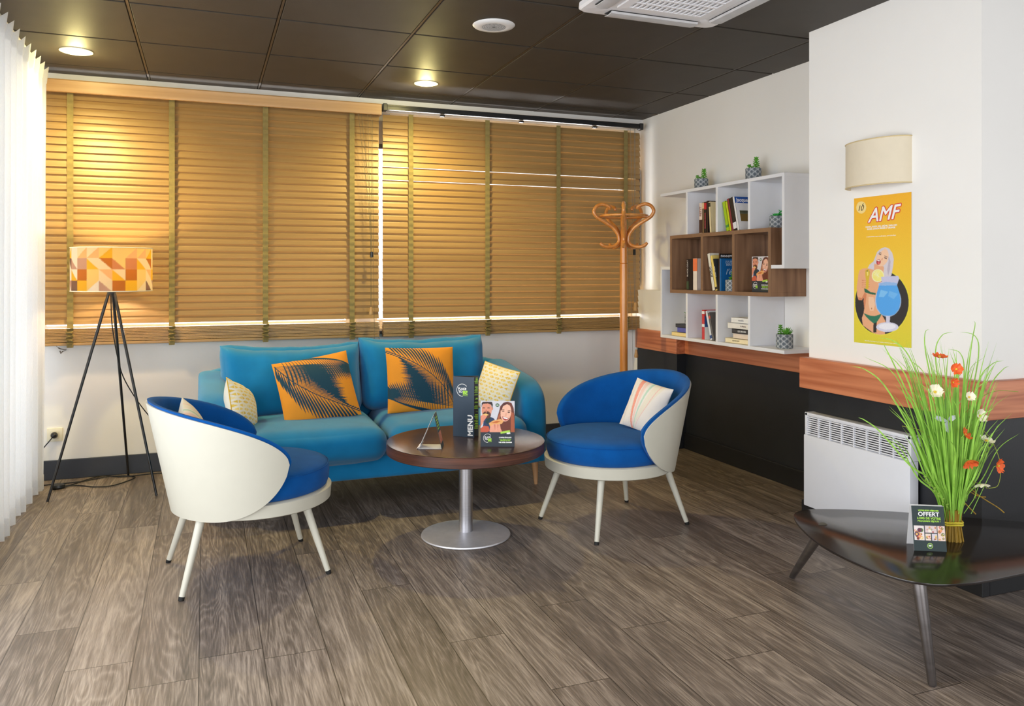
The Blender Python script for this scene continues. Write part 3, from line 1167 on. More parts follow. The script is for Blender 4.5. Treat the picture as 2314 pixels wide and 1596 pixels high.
# printed shade: columns of 18 degrees, four rows of squares and triangles
W_, CR, LY_, YE, PE, VG, DV, OB, BP = (255, 250, 240), (255, 240, 205), (252, 226, 150), (245, 200, 60), (250, 205, 150), (190, 160, 150), (105, 85, 80), (176, 112, 48), (200, 140, 100)
rows = [
    [('/', CR, YE), ('s', W_), ('/', CR, PE), ('/', CR, PE), ('/', LY_, YE), ('s', LY_), ('/', LY_, PE), ('/', LY_, PE), ('/', LY_, YE), ('s', CR)],
    [('b', DV, W_), ('b', W_, VG), ('s', VG), ('b', CR, YE), ('b', OB, CR), ('b', LY_, BP), ('s', BP), ('b', CR, YE), ('b', OB, CR), ('/', CR, LY_)],
    [('s', W_), ('b', W_, YE), ('s', OB), ('s', LY_), ('b', PE, CR), ('b', CR, YE), ('s', OB), ('s', LY_), ('b', PE, CR), ('s', YE)],
    [('b', VG, W_), ('s', DV), ('s', YE), ('/', LY_, W_), ('b', CR, VG), ('s', OB), ('s', YE), ('/', LY_, CR), ('b', CR, DV), ('b', VG, CR)]]
cv = Canvas(600, 120, CR)
for half in range(2):
    for r in range(4):
        for c in range(10):
            q = rows[r][c]
            x0 = (half * 10 + c) / 20.0
            x1 = x0 + 0.05
            y1 = 1 - r / 4
            y0 = y1 - 0.25
            if q[0] == 's':
                cv.poly([(x0, y0), (x1, y0), (x1, y1), (x0, y1)], q[1])
            elif q[0] == '/':
                cv.poly([(x0, y0), (x1, y1), (x0, y1)], q[1])
                cv.poly([(x0, y0), (x1, y0), (x1, y1)], q[2])
            else:
                cv.poly([(x0, y1), (x1, y0), (x1, y1)], q[1])
                cv.poly([(x0, y1), (x0, y0), (x1, y0)], q[2])
nu, nv = 480, 60
R_ = 0.213
# the column c4|c5 seam faces the middle of the room
view = atan2(0 - LY, 0 - LX)
i = np.repeat(np.arange(nu), nv)
j = np.tile(np.arange(nv), nu)
u = i / nu
v = j / (nv - 1)
ang = view + (u * 20 - 4.98) * radians(18)
V = np.concatenate([np.stack([R_ * np.cos(ang), R_ * np.sin(ang), 1.155 + 0.245 * v], -1), np.stack([(R_ - 0.002) * np.cos(ang), (R_ - 0.002) * np.sin(ang), 1.155 + 0.245 * v], -1)])
F = np.concatenate([gridF(nu, nv, wrap=True), gridF(nu, nv, base=nu * nv, flip=True, wrap=True)])
sh = raw_mesh('lamp_shade', V, F, attr_mat('printed_shade', rough=0.8, bump=0.1, bscale=900, translucent=0.62), t)
cc = cv.sample(np.clip(u, 0.001, 0.999), v)
inner = np.ones_like(cc) * np.array([0.85, 0.8, 0.7])
set_col(sh.data, np.concatenate([cc, inner]))
b = MB()
for z in (1.155, 1.400):
    b.tube([(R_ * cos(a), R_ * sin(a), z) for a in [2 * pi * k / 64 for k in range(64)]], 0.0028, 8, closed=True)
for k in range(3):
    a = 2 * pi * k / 3
    b.tube([(0.014 * cos(a), 0.014 * sin(a), 1.20), (R_ * cos(a), R_ * sin(a), 1.22)], 0.002, 6)
b.build('shade_ring', mat('cream_binding', (250, 240, 215), rough=0.7), t)


def cr_spline(P, n=10):
    out = []
    P = [Vector(p) for p in P]
    P = [P[0] * 2 - P[1]] + P + [P[-1] * 2 - P[-2]]
    for i in range(1, len(P) - 2):
        for k in range(n):
            s = k / n
            a, b_, c, d = P[i - 1], P[i], P[i + 1], P[i + 2]
            out.append(0.5 * ((2 * b_) + (c - a) * s + (2 * a - 5 * b_ + 4 * c - d) * s * s + (3 * b_ - a - 3 * c + d) * s ** 3))
    out.append(P[-2])
    return out


Mc = mat('black_cable', (20, 20, 22), rough=0.5)
b = MB()
b.tube([p - Vector((LX, LY, 0)) for p in cr_spline([(-0.505, 5.10, 1.15), (-0.50, 5.13, 0.95), (-0.47, 5.20, 0.72), (-0.43, 5.28, 0.58), (-0.33, 5.34, 0.40), (-0.22, 5.38, 0.27), (-0.13, 5.42, 0.14), (-0.12, 5.42, 0.05), (-0.16, 5.44, 0.006), (-0.30, 5.45, 0.005), (-0.47, 5.43, 0.005), (-0.58, 5.50, 0.005), (-0.66, 5.44, 0.005), (-0.74, 5.33, 0.005), (-0.80, 5.29, 0.01)])], 0.0032, 8)
b.tube([p - Vector((LX, LY, 0)) for p in cr_spline([(-0.82, 5.30, 0.01), (-0.70, 5.30, 0.005), (-0.60, 5.23, 0.005), (-0.50, 5.23, 0.005), (-0.40, 5.38, 0.005), (-0.46, 5.45, 0.005), (-0.56, 5.46, 0.006), (-0.68, 5.40, 0.005), (-0.84, 5.38, 0.005), (-0.95, 5.40, 0.01), (-0.97, 5.45, 0.08), (-0.93, 5.48, 0.17), (-0.87, 5.49, 0.25), (-0.853, 5.505, 0.272)])], 0.0032, 8)
cab = b.build('power_cord', Mc, t, smooth=60)
b = MB()
b.lathe([(0, 0.002), (0.034, 0.002), (0.040, 0.010), (0.036, 0.022), (0.018, 0.030), (0, 0.032)], 28, (-0.80 - LX, 5.285 - LY, 0.0), sx=1.0, sy=0.8)
b.build('foot_switch', M_BLACKM, cab)
b = MB()
b.lathe([(0, 0), (0.018, 0.002), (0.020, 0.012), (0.014, 0.028), (0.006, 0.034), (0, 0.034)], 20)
pl = b.build('plug', M_BLACKM, cab, loc=(-0.853 - LX, 5.516 - LY, 0.273), rot=(pi / 2, 0, 0))

t = thing('wall_socket', 'cream square wall socket on the white wall above the skirting, beside the curtain', 'socket', (-0.853, YB, 0.273))
b = MB()
b.box((0, -0.005, 0), (0.084, 0.010, 0.082), bev=0.003)
b.build('face_plate', mat('cream_plastic', (238, 232, 208), rough=0.4), t, smooth=30)
b = MB()
b.box((0, -0.0105, 0), (0.050, 0.002, 0.050), bev=0.0008)
b.build('insert', mat('cream_insert', (228, 222, 196), rough=0.4), t, smooth=30)

# ------------------------------------------------------------------ sofa
M_SOFA = mat('turquoise_weave', (14, 124, 180), rough=0.9, var=0.08, scale=(9, 9, 9), bump=0.35, bump_scale=700, sheen=0.3, spec=0.15)
M_OAK = wood('pale_oak', (186, 136, 92), (214, 168, 122), grain=(40, 40, 3), rings=5, rough=0.5)
SX, SY = 0.92, 4.66
sofa = thing('sofa', 'two-seater turquoise blue fabric sofa against the window wall, patterned cushions on it', 'sofa', (SX, SY, 0))


def S(x, y, z):
    return (x - SX, y - SY, z)


b = MB()
b.cushion(S(0.92, 4.64, 0.215), (1.80, 0.80, 0.13), r=0.03, crown=(0, 0.0, 0), cuts=10)
b.build('base', M_SOFA, sofa, smooth=60)
b = MB()
b.cushion(S(0.92, 5.02, 0.44), (1.80, 0.16, 0.52), r=0.06, crown=(0, 0.01, 0), cuts=10)
b.build('back_frame', M_SOFA, sofa, smooth=60)


def arm(side):
    # profile in the (y, z) plane: high at the back, running forward and rolling down at the front
    x0, x1 = (-0.03, 0.115) if side < 0 else (1.725, 1.87)
    prof = [(5.10, 0.16), (5.10, 0.60), (5.07, 0.66), (5.00, 0.685), (4.85, 0.672), (4.70, 0.655), (4.55, 0.64), (4.44, 0.622), (4.36, 0.59), (4.305, 0.54), (4.28, 0.47), (4.27, 0.38), (4.268, 0.28), (4.272, 0.16)]
    P = cr_spline([(0, y, z) for y, z in prof], 4)
    P = [(p.y, p.z) for p in P]
    cy, cz = 4.68, 0.38
    n = len(P)
    b = MB()
    w = x1 - x0
    secs = 13
    rings = []
    for k in range(secs):
        a = pi * k / (secs - 1)
        xx = (x0 + x1) / 2 - cos(a) * w / 2 * (1.0)
        # superelliptic roll of the upholstery over the top
        s = (1 - abs(cos(a)) ** 3.0) ** (1 / 3.0) if abs(cos(a)) < 1 else 0
        ring = []
        for (y, z) in P:
            d = Vector((y - cy, z - cz))
            inset = 0.045 * (1 - s)
            f = (d.length - inset) / d.length
            zz = cz + d.y * f
            if z <= 0.17:
                zz = z
            # outward flare of the outer face
            bulge = 0.012 * (1 if side > 0 else -1) * max(0, (zz - 0.2)) if ((side > 0 and k > secs // 2) or (side < 0 and k < secs // 2)) else 0
            ring.append(b.bm.verts.new(S(xx + bulge, cy + d.x * f, zz)))
        rings.append(ring)
    for A, B in zip(rings[:-1], rings[1:]):
        for i in range(n):
            b.bm.faces.new((A[i], A[(i + 1) % n], B[(i + 1) % n], B[i]))
    b.bm.faces.new(rings[0])
    b.bm.faces.new(rings[-1])
    o = b.build('armrest', M_SOFA, sofa, smooth=50)
    # seam along the inner top edge
    b = MB()
    xs = x1 - 0.030 if side < 0 else x0 + 0.030
    pts = []
    for (y, z) in P[6:-8]:
        d = Vector((y - cy, z - cz))
        f = (d.length - 0.0055) / d.length
        pts.append(S(xs, cy + d.x * f, cz + d.y * f))
    b.tube(pts, 0.0022, 6)
    b.build('seam', M_SOFA, o, smooth=60)


arm(-1)
arm(1)
for k, (x0, x1) in enumerate(((0.118, 0.915), (0.925, 1.722))):
    def warp(p, u, k=k):
        # front rolls forward and hangs a little
        if u[1] < 0:
            p.y -= 0.03 * u[1] ** 2 * (1 - u[0] ** 2 * 0.6)
        return p
    b = MB()
    b.cushion(S((x0 + x1) / 2, 4.55, 0.345), (x1 - x0, 0.74, 0.180), r=0.075, crown=(0.0, 0.012, 0.030), cuts=26, wr=0.0035, seed=3.1 * k, warp=warp)
    b.build('seat_cushion', M_SOFA, sofa, smooth=180)
for k, (x0, x1, dz, yaw) in enumerate(((0.085, 0.875, -0.006, 0.02), (0.885, 1.655, 0.014, -0.02))):
    def warp(p, u, k=k):
        # pulled-out upper corners, sagging middle of the top edge
        t_ = max(0.0, u[2])
        p.x += 0.030 * u[0] ** 3 * t_ ** 4
        p.z += 0.030 * abs(u[0]) ** 5 * t_ ** 3 - 0.014 * (1 - u[0] ** 2) * t_
        thin = 1 - 0.55 * t_ ** 6 * (0.6 + 0.4 * abs(u[0]) ** 4)
        p.y *= thin
        crease = 0.012 * math.exp(-((u[0] - 0.1 * sin(3 * k + 1)) / 0.05) ** 2) * t_ ** 2
        p.y += crease
        return p
    b = MB()
    b.cushion((0, 0, 0), (x1 - x0, 0.20, 0.44), r=0.085, crown=(0.0, 0.055, 0.0), cuts=34, wr=0.012, seed=9.7 * k + 1, warp=warp)
    b.build('back_cushion', M_SOFA, sofa, smooth=180, loc=S((x0 + x1) / 2, 4.835, 0.625 + dz), rot=(radians(-14), 0, yaw))
for x, y in ((0.0, 4.36), (1.84, 4.378), (0.0, 5.02), (1.84, 5.02)):
    b = MB()
    s = 1 if x > 1 else -1
    b.prism([(-0.030, -0.018), (0.016, -0.018), (0.016, 0.018), (-0.030, 0.018)], 0.135, 0.155, 'z')
    b.tube([(0, 0, 0.0), (-0.008 * s, 0, 0.155)], [0.011, 0.022], 10)
    b.build('leg', M_OAK, sofa, smooth=40, loc=S(x, y, 0))
b = MB()
b.box(S(0.92, 4.39, 0.140), (1.80, 0.03, 0.022), bev=0.002)
b.box(S(0.92, 5.02, 0.140), (1.80, 0.03, 0.022), bev=0.002)
for x in (0.03, 1.81):
    b.box(S(x, 4.70, 0.140), (0.03, 0.62, 0.022), bev=0.002)
b.build('under_frame', M_OAK, sofa, smooth=0)


# ------------------------------------------------------------------ cushions
def pillow(name, label, center, normal, roll, w, h, t, cv, m, group=None, n=120, wr=0.004, seed=0.0, edge=0.035, backcol=None, piping=None, front_cols=None):
    """square scatter cushion; local x right, y up, z out of the printed face"""
    nn = Vector(normal).normalized()
    up = Vector((0, 0, 1))
    up = (up - nn * up.dot(nn)).normalized()
    right = up.cross(nn)
    R = Matrix((right, up, nn)).transposed() @ Matrix.Rotation(roll, 3, 'Z')
    M = Matrix.Translation(center) @ R.to_4x4()
    root = thing(name, label, 'cushion', center, group=group)
    root.rotation_euler = R.to_euler()
    g = np.linspace(-1, 1, n)
    g = np.sign(g) * (1 - (1 - np.abs(g)) ** 1.25)
    U, Vv = np.meshgrid(g, g, indexing='ij')
    U = U.ravel()
    Vv = Vv.ravel()
    prof = (np.clip(1 - np.abs(U) ** 2.6, 0, 1) ** 0.62) * (np.clip(1 - np.abs(Vv) ** 2.6, 0, 1) ** 0.62)
    # sides draw in between the corners
    x = U * (1 - edge * (1 - Vv ** 2) * 1.0) * w / 2
    y = Vv * (1 - edge * (1 - U ** 2) * 1.0) * h / 2
    wn = np.array([noise.noise(Vector((a * 14 + seed, b_ * 9, seed))) + 0.6 * noise.noise(Vector((a * 30 + seed, b_ * 30, seed))) for a, b_ in zip(x, y)])
    fr = np.clip(np.maximum(np.abs(U), np.abs(Vv)), 0, 1) ** 2
    z = prof * t / 2 + wn * wr * fr * np.clip(prof * 6, 0, 1)
    V = np.concatenate([np.stack([x, y, z], -1), np.stack([x, y, -prof * t / 2], -1)])
    F = np.concatenate([gridF(n, n), gridF(n, n, base=n * n, flip=True)])
    o = raw_mesh('cushion_cover', V, F, m, root)
    bm = bmesh.new()
    bm.from_mesh(o.data)
    u = (U + 1) / 2
    v = (Vv + 1) / 2
    front = cv.sample(np.clip(u, .002, .998), np.clip(v, .002, .998))
    back = np.tile(np.array(lin(backcol or (225, 222, 212)))[None], (n * n, 1))
    bm.free()
    set_col(o.data, np.concatenate([front, back]))
    if piping:
        b = MB()
        P = []
        for a in np.linspace(-1, 1, 30)[:-1]:
            P.append((a, -1))
        for a in np.linspace(-1, 1, 30)[:-1]:
            P.append((1, a))
        for a in np.linspace(1, -1, 30)[:-1]:
            P.append((a, 1))
        for a in np.linspace(1, -1, 30)[:-1]:
            P.append((-1, a))
        pts = [(a * (1 - edge * (1 - c * c)) * w / 2, c * (1 - edge * (1 - a * a)) * h / 2, 0.0) for a, c in P]
        b.tube(pts, 0.0028, 8, closed=True)
        b.build('piping', piping, root, smooth=60, label='mustard yellow piping')
    return root


OR, TE = (238, 152, 32), (0, 62, 82)


def bez(P, t):
    a = (1 - t)
    return (a ** 3 * P[0][0] + 3 * a * a * t * P[1][0] + 3 * a * t * t * P[2][0] + t ** 3 * P[3][0],
            a ** 3 * P[0][1] + 3 * a * a * t * P[1][1] + 3 * a * t * t * P[2][1] + t ** 3 * P[3][1])


def palm():
    rng = random.Random(4)
    cv = Canvas(420, 420, OR)
    P1 = [(0.02, 0.95), (0.16, 0.60), (0.42, 0.34), (0.99, 0.05)]
    P2 = [(1.02, 0.76), (0.88, 0.86), (0.62, 0.97), (0.10, 1.03)]
    n = 46
    for k in range(n):
        t_ = (k + 0.5) / n
        x, y = bez(P1, t_)
        # long leaflets to the right, almost level
        tipx = 0.80 + 0.05 * rng.random() - 0.10 * max(0, 0.25 - t_) + 0.15 * max(0, t_ - 0.7)
        ln = max(0.06, tipx - x) * (0.92 + 0.1 * rng.random())
        an = radians(-10 + 16 * t_)
        cv.blade((x, y), (x + ln * cos(an), y + ln * sin(an)), 0.0100, TE, bend=0.010)
        # shorter leaflets hanging to the lower side
        ln = 0.40 * (0.55 + 0.9 * sin(pi * min(1, t_ * 1.1)) ** 0.8) * (0.9 + 0.15 * rng.random())
        an = radians(-90 + 38 * t_)
        if t_ < 0.93 and k % 2 == 0:
            cv.blade((x, y), (x + ln * cos(an), y + ln * sin(an)), 0.0135, TE, bend=-0.006)
    for k in range(36):
        t_ = (k + 0.5) / 36
        x, y = bez(P2, t_)
        ln = (0.30 + 0.20 * t_) * (0.9 + 0.15 * rng.random())
        an = radians(-46 - 44 * t_)
        cv.blade((x, y), (x + ln * cos(an), y + ln * sin(an)), 0.0112, TE, bend=0.012)
        an = radians(150 + 10 * t_)
        cv.blade((x, y), (x + 0.20 * cos(an), y + 0.20 * sin(an)), 0.009, TE)
    for k in range(60):
        t0, t1 = k / 60, (k + 1) / 60
        for P in (P1, P2):
            a, c = bez(P, t0), bez(P, t1)
            d = (c[0] - a[0], c[1] - a[1])
            l_ = sqrt(d[0] ** 2 + d[1] ** 2) + 1e-9
            nx, ny = -d[1] / l_ * 0.006, d[0] / l_ * 0.006
            cv.poly([(a[0] + nx, a[1] + ny), (c[0] + nx, c[1] + ny), (c[0] - nx, c[1] - ny), (a[0] - nx, a[1] - ny)], TE)
    return cv


M_VELVET = attr_mat('printed_velvet', rough=0.8, sheen=0.05, bump=0.1, bscale=500)
cvp = palm()
pillow('throw_pillow', 'tilted orange cushion with teal palm fronds at the lamp end of the sofa', (0.585, 4.545, 0.605), (0.12, -1, 0.36), radians(8), 0.43, 0.38, 0.14, cvp, M_VELVET, group='palm leaf cushions', n=260, seed=2.0, backcol=OR)
cvp2 = Canvas(420, 420, OR)
cvp2.a = cvp.a[::-1, ::-1].copy()
pillow('throw_pillow', 'upright orange cushion with teal palm fronds on the sofa, next to the menu', (1.185, 4.56, 0.632), (-0.02, -1, 0.30), radians(-1), 0.41, 0.385, 0.14, cvp2, M_VELVET, group='palm leaf cushions', n=260, seed=5.0, backcol=OR)


def triangles():
    rng = random.Random(9)
    cv = Canvas(300, 300, (240, 236, 224))
    n = 13
    for i in range(n):
        for j in range(n):
            x0, y0 = i / n, j / n
            s = 1 / n * 0.86
            c = rng.choice([(238, 205, 90), (240, 214, 120), (233, 196, 70), (244, 228, 170)])
            if (i + j) % 2:
                cv.poly([(x0, y0), (x0 + s, y0 + s / 2), (x0, y0 + s)], c)
            else:
                cv.poly([(x0 + s, y0), (x0, y0 + s / 2), (x0 + s, y0 + s)], c)
    return cv


M_COTTON = attr_mat('printed_cotton', rough=0.85, bump=0.2, bscale=600)
M_PIPE = mat('mustard_piping', (214, 176, 60), rough=0.7)
cvt = triangles()
pillow('throw_pillow', 'cream cushion with yellow triangles on the armrest at the lamp end of the sofa', (0.178, 4.45, 0.545), (0.96, -0.30, 0.25), radians(-20), 0.33, 0.26, 0.13, cvt, M_COTTON, group='yellow triangle cushions', n=110, wr=0.007, seed=1.5, piping=M_PIPE)
pillow('throw_pillow', 'cream cushion with yellow triangles on the sofa armrest, behind the photo card', (1.60, 4.43, 0.575), (-1.0, -0.55, 0.38), radians(-9), 0.29, 0.27, 0.10, cvt, M_COTTON, group='yellow triangle cushions', n=110, wr=0.004, seed=7.5, piping=M_PIPE)


def stripes():
    cv = Canvas(300, 300, (236, 228, 220))
    def band(x0, w0, x1, w1, bend, c, a=1.0):
        L_, R2 = [], []
        for k in range(21):
            s = k / 20
            x = x0 + (x1 - x0) * s + bend * sin(pi * s)
            w = w0 + (w1 - w0) * s
            L_.append((x - w, s))
            R2.append((x + w, s))
        cv.poly(L_ + R2[::-1], c, a)
    band(0.40, .01, 0.72, .13, 0.02, (232, 222, 200), 0.7)
    band(0.37, .02, 0.24, .055, -0.02, (240, 160, 140))
    band(0.40, .01, 0.36, .05, 0.0, (240, 200, 188), 0.8)
    band(0.42, .008, 0.52, .030, -0.01, (190, 216, 196))
    band(0.45, .004, 0.74, .012, 0.04, (238, 190, 182))
    band(0.12, .003, 0.14, .003, 0.0, (200, 196, 190))
    band(0.30, .004, 0.17, .004, 0.0, (214, 206, 190))
    return cv


cvs = stripes()

# ------------------------------------------------------------------ tub armchairs
M_BLUE = mat('royal_blue_wool', (6, 82, 156), rough=0.95, var=0.10, scale=(12, 12, 12), bump=0.5, bump_scale=520, sheen=0.06, spec=0.12)
M_SHELL = mat('warm_white_lacquer', (202, 200, 186), rough=0.38, var=0.01, spec=0.5)


def armchair(label, loc, rotz):
    """local: seat opens towards +x"""
    t = thing('armchair', label, 'armchair', loc, (0, 0, rotz), group='blue tub armchairs')
    cx = 0.030
    PH = radians(101)
    ZB, ZT, ZH = 0.288, 0.500, 0.735

    def zhi(tt):
        return ZT + (ZH - ZT) * max(0.0, 1 - tt ** 1.7) ** 0.6

    def zlo(tt):
        q = max(0.0, (tt - 0.42) / 0.58)
        return ZB + (ZT - ZB) * (1 - max(0.0, 1 - q ** 2.6) ** 0.58)

    def surf(phi, z, off):
        lean = 0.026 + 0.068 * (1 + cos(phi)) / 2
        r = 0.330 + (z - 0.29) / 0.45 * lean - off
        a = pi + phi
        return Vector((cx + r * cos(a), r * sin(a), z))

    def shell(off_out, off_in, dtop, dlo, tmax, rows, cols, soft):
        b = MB()
        G0, G1 = [], []
        for i in range(cols + 1):
            s = -1 + 2 * i / cols
            s = math.copysign(abs(s) ** 0.85 if False else sin(abs(s) * pi / 2) * 0.35 + abs(s) * 0.65, s)
            s = max(-1, min(1, s))
            phi = s * PH * tmax
            tt = min(1.0, abs(s))
            a, c = zlo(tt) + dlo, zhi(tt) + dtop
            if c < a:
                a = c = (a + c) / 2
            r0, r1 = [], []
            for j in range(rows + 1):
                q = j / rows
                q = 0.5 - 0.5 * cos(pi * q)
                z = a + (c - a) * q
                e = 1.0
                if soft:
                    m_ = min(q, 1 - q) * (c - a)
                    mside = (1 - tt) * PH * 0.33
                    d = min(m_, mside)
                    e = min(1.0, d / soft)
                    e = sqrt(max(0, 1 - (1 - e) ** 2))
                r0.append(b.bm.verts.new(surf(phi, z, off_out)))
                r1.append(b.bm.verts.new(surf(phi, z, off_out + (off_in - off_out) * (0.25 + 0.75 * e) if soft else off_in)))
            G0.append(r0)
            G1.append(r1)
        for i in range(cols):
            for j in range(rows):
                b.bm.faces.new((G0[i][j], G0[i + 1][j], G0[i + 1][j + 1], G0[i][j + 1]))
                b.bm.faces.new((G1[i][j + 1], G1[i + 1][j + 1], G1[i + 1][j], G1[i][j]))
            b.bm.faces.new((G0[i][0], G1[i][0], G1[i + 1][0], G0[i + 1][0]))
            b.bm.faces.new((G0[i][rows], G0[i + 1][rows], G1[i + 1][rows], G1[i][rows]))
        for j in range(rows):
            b.bm.faces.new((G0[0][j], G0[0][j + 1], G1[0][j + 1], G1[0][j]))
            b.bm.faces.new((G0[cols][j], G1[cols][j], G1[cols][j + 1], G0[cols][j + 1]))
        bmesh.ops.remove_doubles(b.bm, verts=b.bm.verts[:], dist=0.0002)
        return b
    shell(0.0, 0.007, 0.0, 0.0, 1.0, 16, 90, 0).build('shell', M_SHELL, t, smooth=50, label='smooth warm white outer shell')
    shell(0.0075, 0.036, 0.009, 0.010, 1.018, 18, 90, 0.022).build('backrest', M_BLUE, t, smooth=70)
    b = MB()
    b.lathe([(0, 0.346), (0.29, 0.346), (0.303, 0.352), (0.311, 0.375), (0.313, 0.405), (0.309, 0.432), (0.300, 0.445), (0.27, 0.4555), (0.2, 0.463), (0.1, 0.466), (0, 0.467)], 72, (cx, 0, 0))
    b.build('seat', M_BLUE, t, smooth=60)
    b = MB()
    b.tube([(cx + 0.3085 * cos(a), 0.3085 * sin(a), 0.4365) for a in [2 * pi * k / 72 for k in range(72)]], 0.0028, 6, closed=True)
    b.build('seat_seam', M_BLUE, t, smooth=60)
    b = MB()
    b.lathe([(0, 0.290), (0.312, 0.290), (0.318, 0.294), (0.322, 0.343), (0.318, 0.346), (0, 0.346)], 72, (cx, 0, 0))
    b.build('seat_ring', M_SHELL, t, smooth=40)
    for a in (39, -39, 141, -141):
        a = radians(a)
        c_, s_ = cos(a), sin(a)
        b = MB()
        b.tube([(0.365 * c_, 0.365 * s_, 0.012), (0.262 * c_, 0.262 * s_, 0.292)], [0.0112, 0.0175], 18)
        lg = b.build('leg', M_SHELL, t, smooth=50)
        b = MB()
        b.tube([(0.369 * c_, 0.369 * s_, 0.0), (0.3645 * c_, 0.3645 * s_, 0.014)], [0.0108, 0.0118], 16)
        b.build('foot_cap', M_DARKR, lg, smooth=50, label='black rubber cap')
    return t


armchair('blue tub armchair showing its smooth white shell, beside the tripod lamp', (0.167, 3.568, 0), radians(7.8))
armchair('blue tub armchair showing its open blue seat, in front of the coat stand', (1.9225, 3.57, 0), radians(191))
pillow('throw_pillow', 'cream cushion with coral and mint stripes, leaning inside the armchair near the coat stand', (2.085, 3.520, 0.578), (-1.0, -0.45, 0.45), radians(-10), 0.235, 0.255, 0.085, cvs, M_COTTON, group='striped cushions', n=110, wr=0.004, seed=3.3)
pillow('throw_pillow', 'striped cushion peeping over the rim of the armchair beside the lamp', (-0.040, 3.585, 0.585), (1.0, -0.05, 0.42), radians(14), 0.30, 0.235, 0.10, cvs, M_COTTON, group='striped cushions', n=110, wr=0.004, seed=6.3)

# ------------------------------------------------------------------ round pedestal table
TX, TY = 1.168, 3.645
M_WENGE_T = mat('dark_laminate_top', (62, 40, 36), rough=0.24, var=0.08, scale=(2, 30, 2), spec=0.6)
M_WENGE = wood('wenge_edge', (60, 32, 22), (100, 58, 40), grain=(6, 6, 160), rings=4, rough=0.4)
t = thing('pedestal_table', 'low round dark brown table on a steel column and disc base', 'table', (TX, TY, 0))
b = MB()
b.lathe([(0, 0.4535), (0.372, 0.4535), (0.3765, 0.455), (0.372, 0.456), (0, 0.456)], 96)
b.build('table_top', M_WENGE_T, t, smooth=40)
b = MB()
b.lathe([(0, 0.404), (0.372, 0.404), (0.377, 0.408), (0.377, 0.4535), (0, 0.4535)], 96)
b.build('edge_band', M_WENGE, t, smooth=40)
b = MB()
b.lathe([(0.033, 0.014), (0.033, 0.404), (0, 0.404)], 40)
b.lathe([(0, 0.388), (0.07, 0.388), (0.075, 0.404), (0, 0.404)], 40)
b.build('column', M_STEEL, t, smooth=40)
b = MB()
b.lathe([(0, 0.0), (0.211, 0.0), (0.214, 0.003), (0.212, 0.0085), (0.19, 0.013), (0.05, 0.0165), (0.036, 0.020), (0, 0.020)], 96)
b.build('base', mat('brushed_disc', (225, 225, 230), rough=0.5, metal=0.8, var=0.05, scale=30), t, smooth=40)

# ---- printed matter
M_PRINT = attr_mat('gloss_print', rough=0.3, bump=0.0, bscale=100)
M_NAVY = mat('navy_card', (44, 62, 80), rough=0.4, var=0.02)
M_INKW = mat('white_ink', (245, 245, 245), rough=0.5, var=0.0)
M_INKG = mat('lime_ink', (172, 226, 70), rough=0.5, var=0.0)
ZT_ = 0.456


def logo(bw, bg_, M, s=1.0):
    """round badge lettering: PLACE / TO BE in an open circle; s = circle radius"""
    pts = []
    for k in range(41):
        a = radians(40 + 235 * k / 40)
        pts.append(M @ Vector((s * cos(a), s * sin(a), 0.0006)))
    bw.tube(pts, 0.045 * s, 6)
    text_bm(bw, 'PLACE', 0.50 * s, M @ Matrix.Translation((-0.02 * s, 0.20 * s, 0.0004)), bold=0.02 * s)
    text_bm(bw, 'TO', 0.50 * s, M @ Matrix.Translation((-0.34 * s, -0.28 * s, 0.0004)), bold=0.02 * s)
    text_bm(bg_, 'BE', 0.82 * s, M @ Matrix.Translation((0.50 * s, -0.42 * s, 0.0004)), bold=0.035 * s)
    # the tiny line under BE is only a row of small strokes at this size
    for k in range(9):
        q = M @ Matrix.Translation((0.08 * s + k * 0.105 * s, -0.86 * s, 0.0004))
        bg_.box(q.to_translation(), (0.075 * s, 0.0006, 0.07 * s), rot=None) if abs(M.to_3x3()[2][1]) > 0.5 else None


# tall folded menu
ax, ay, bx_, by_ = 1.134, 3.752, 1.222, 3.672
ang = atan2(by_ - ay, bx_ - ax)
wm = 0.112
t = thing('menu_card', 'tall narrow dark blue folded menu standing on the round table', 'menu', ((ax + bx_) / 2, (ay + by_) / 2, ZT_), (0, 0, ang))
b = MB()
b.box((0, 0, 0.147), (wm, 0.001, 0.293))
b.build('front_panel', M_NAVY, t, smooth=0)
b = MB()
th = radians(24)
Rb = Matrix.Rotation(th, 3, 'Z')
c0 = Vector((-wm / 2, 0.001, 0.147))
b.box(c0 + Rb @ Vector((wm / 2 + 0.006, 0.001, 0)), (wm + 0.012, 0.001, 0.296), rot=Rb)
bp_ = b.build('back_panel', mat('black_card', (30, 34, 36), rough=0.4), t, smooth=0)
b = MB()
rr = random.Random(3)
z = 0.035
while z < 0.285:
    hgt = rr.choice([0.002, 0.002, 0.003, 0.006])
    wid = rr.choice([0.010, 0.014, 0.017])
    if rr.random() < 0.85:
        b.box(c0 + Rb @ Vector((wm + 0.008 - wid / 2, -0.0002, z - 0.147)), (wid, 0.0008, hgt), rot=Rb)
    z += hgt + 0.0022
b.build('lettering', M_INKG, bp_, smooth=0)
bw, bgr = MB(), MB()
Mx = upright(-0.006, -0.0008, 0.228)
logo(bw, bgr, Mx, 0.030)
for k in range(8):
    text_bm(bw, 'MENU', 0.0375, upright(0.037 + 0.0012 * cos(k * pi / 4), -0.0009 - 0.00002 * k, 0.058 + 0.0012 * sin(k * pi / 4)) @ Matrix.Rotation(pi / 2, 4, 'Z'), depth=0.0)
bw.build('lettering', M_INKW, t, smooth=0)
bgr.build('lettering', M_INKG, t, smooth=0, label='lime green lettering')


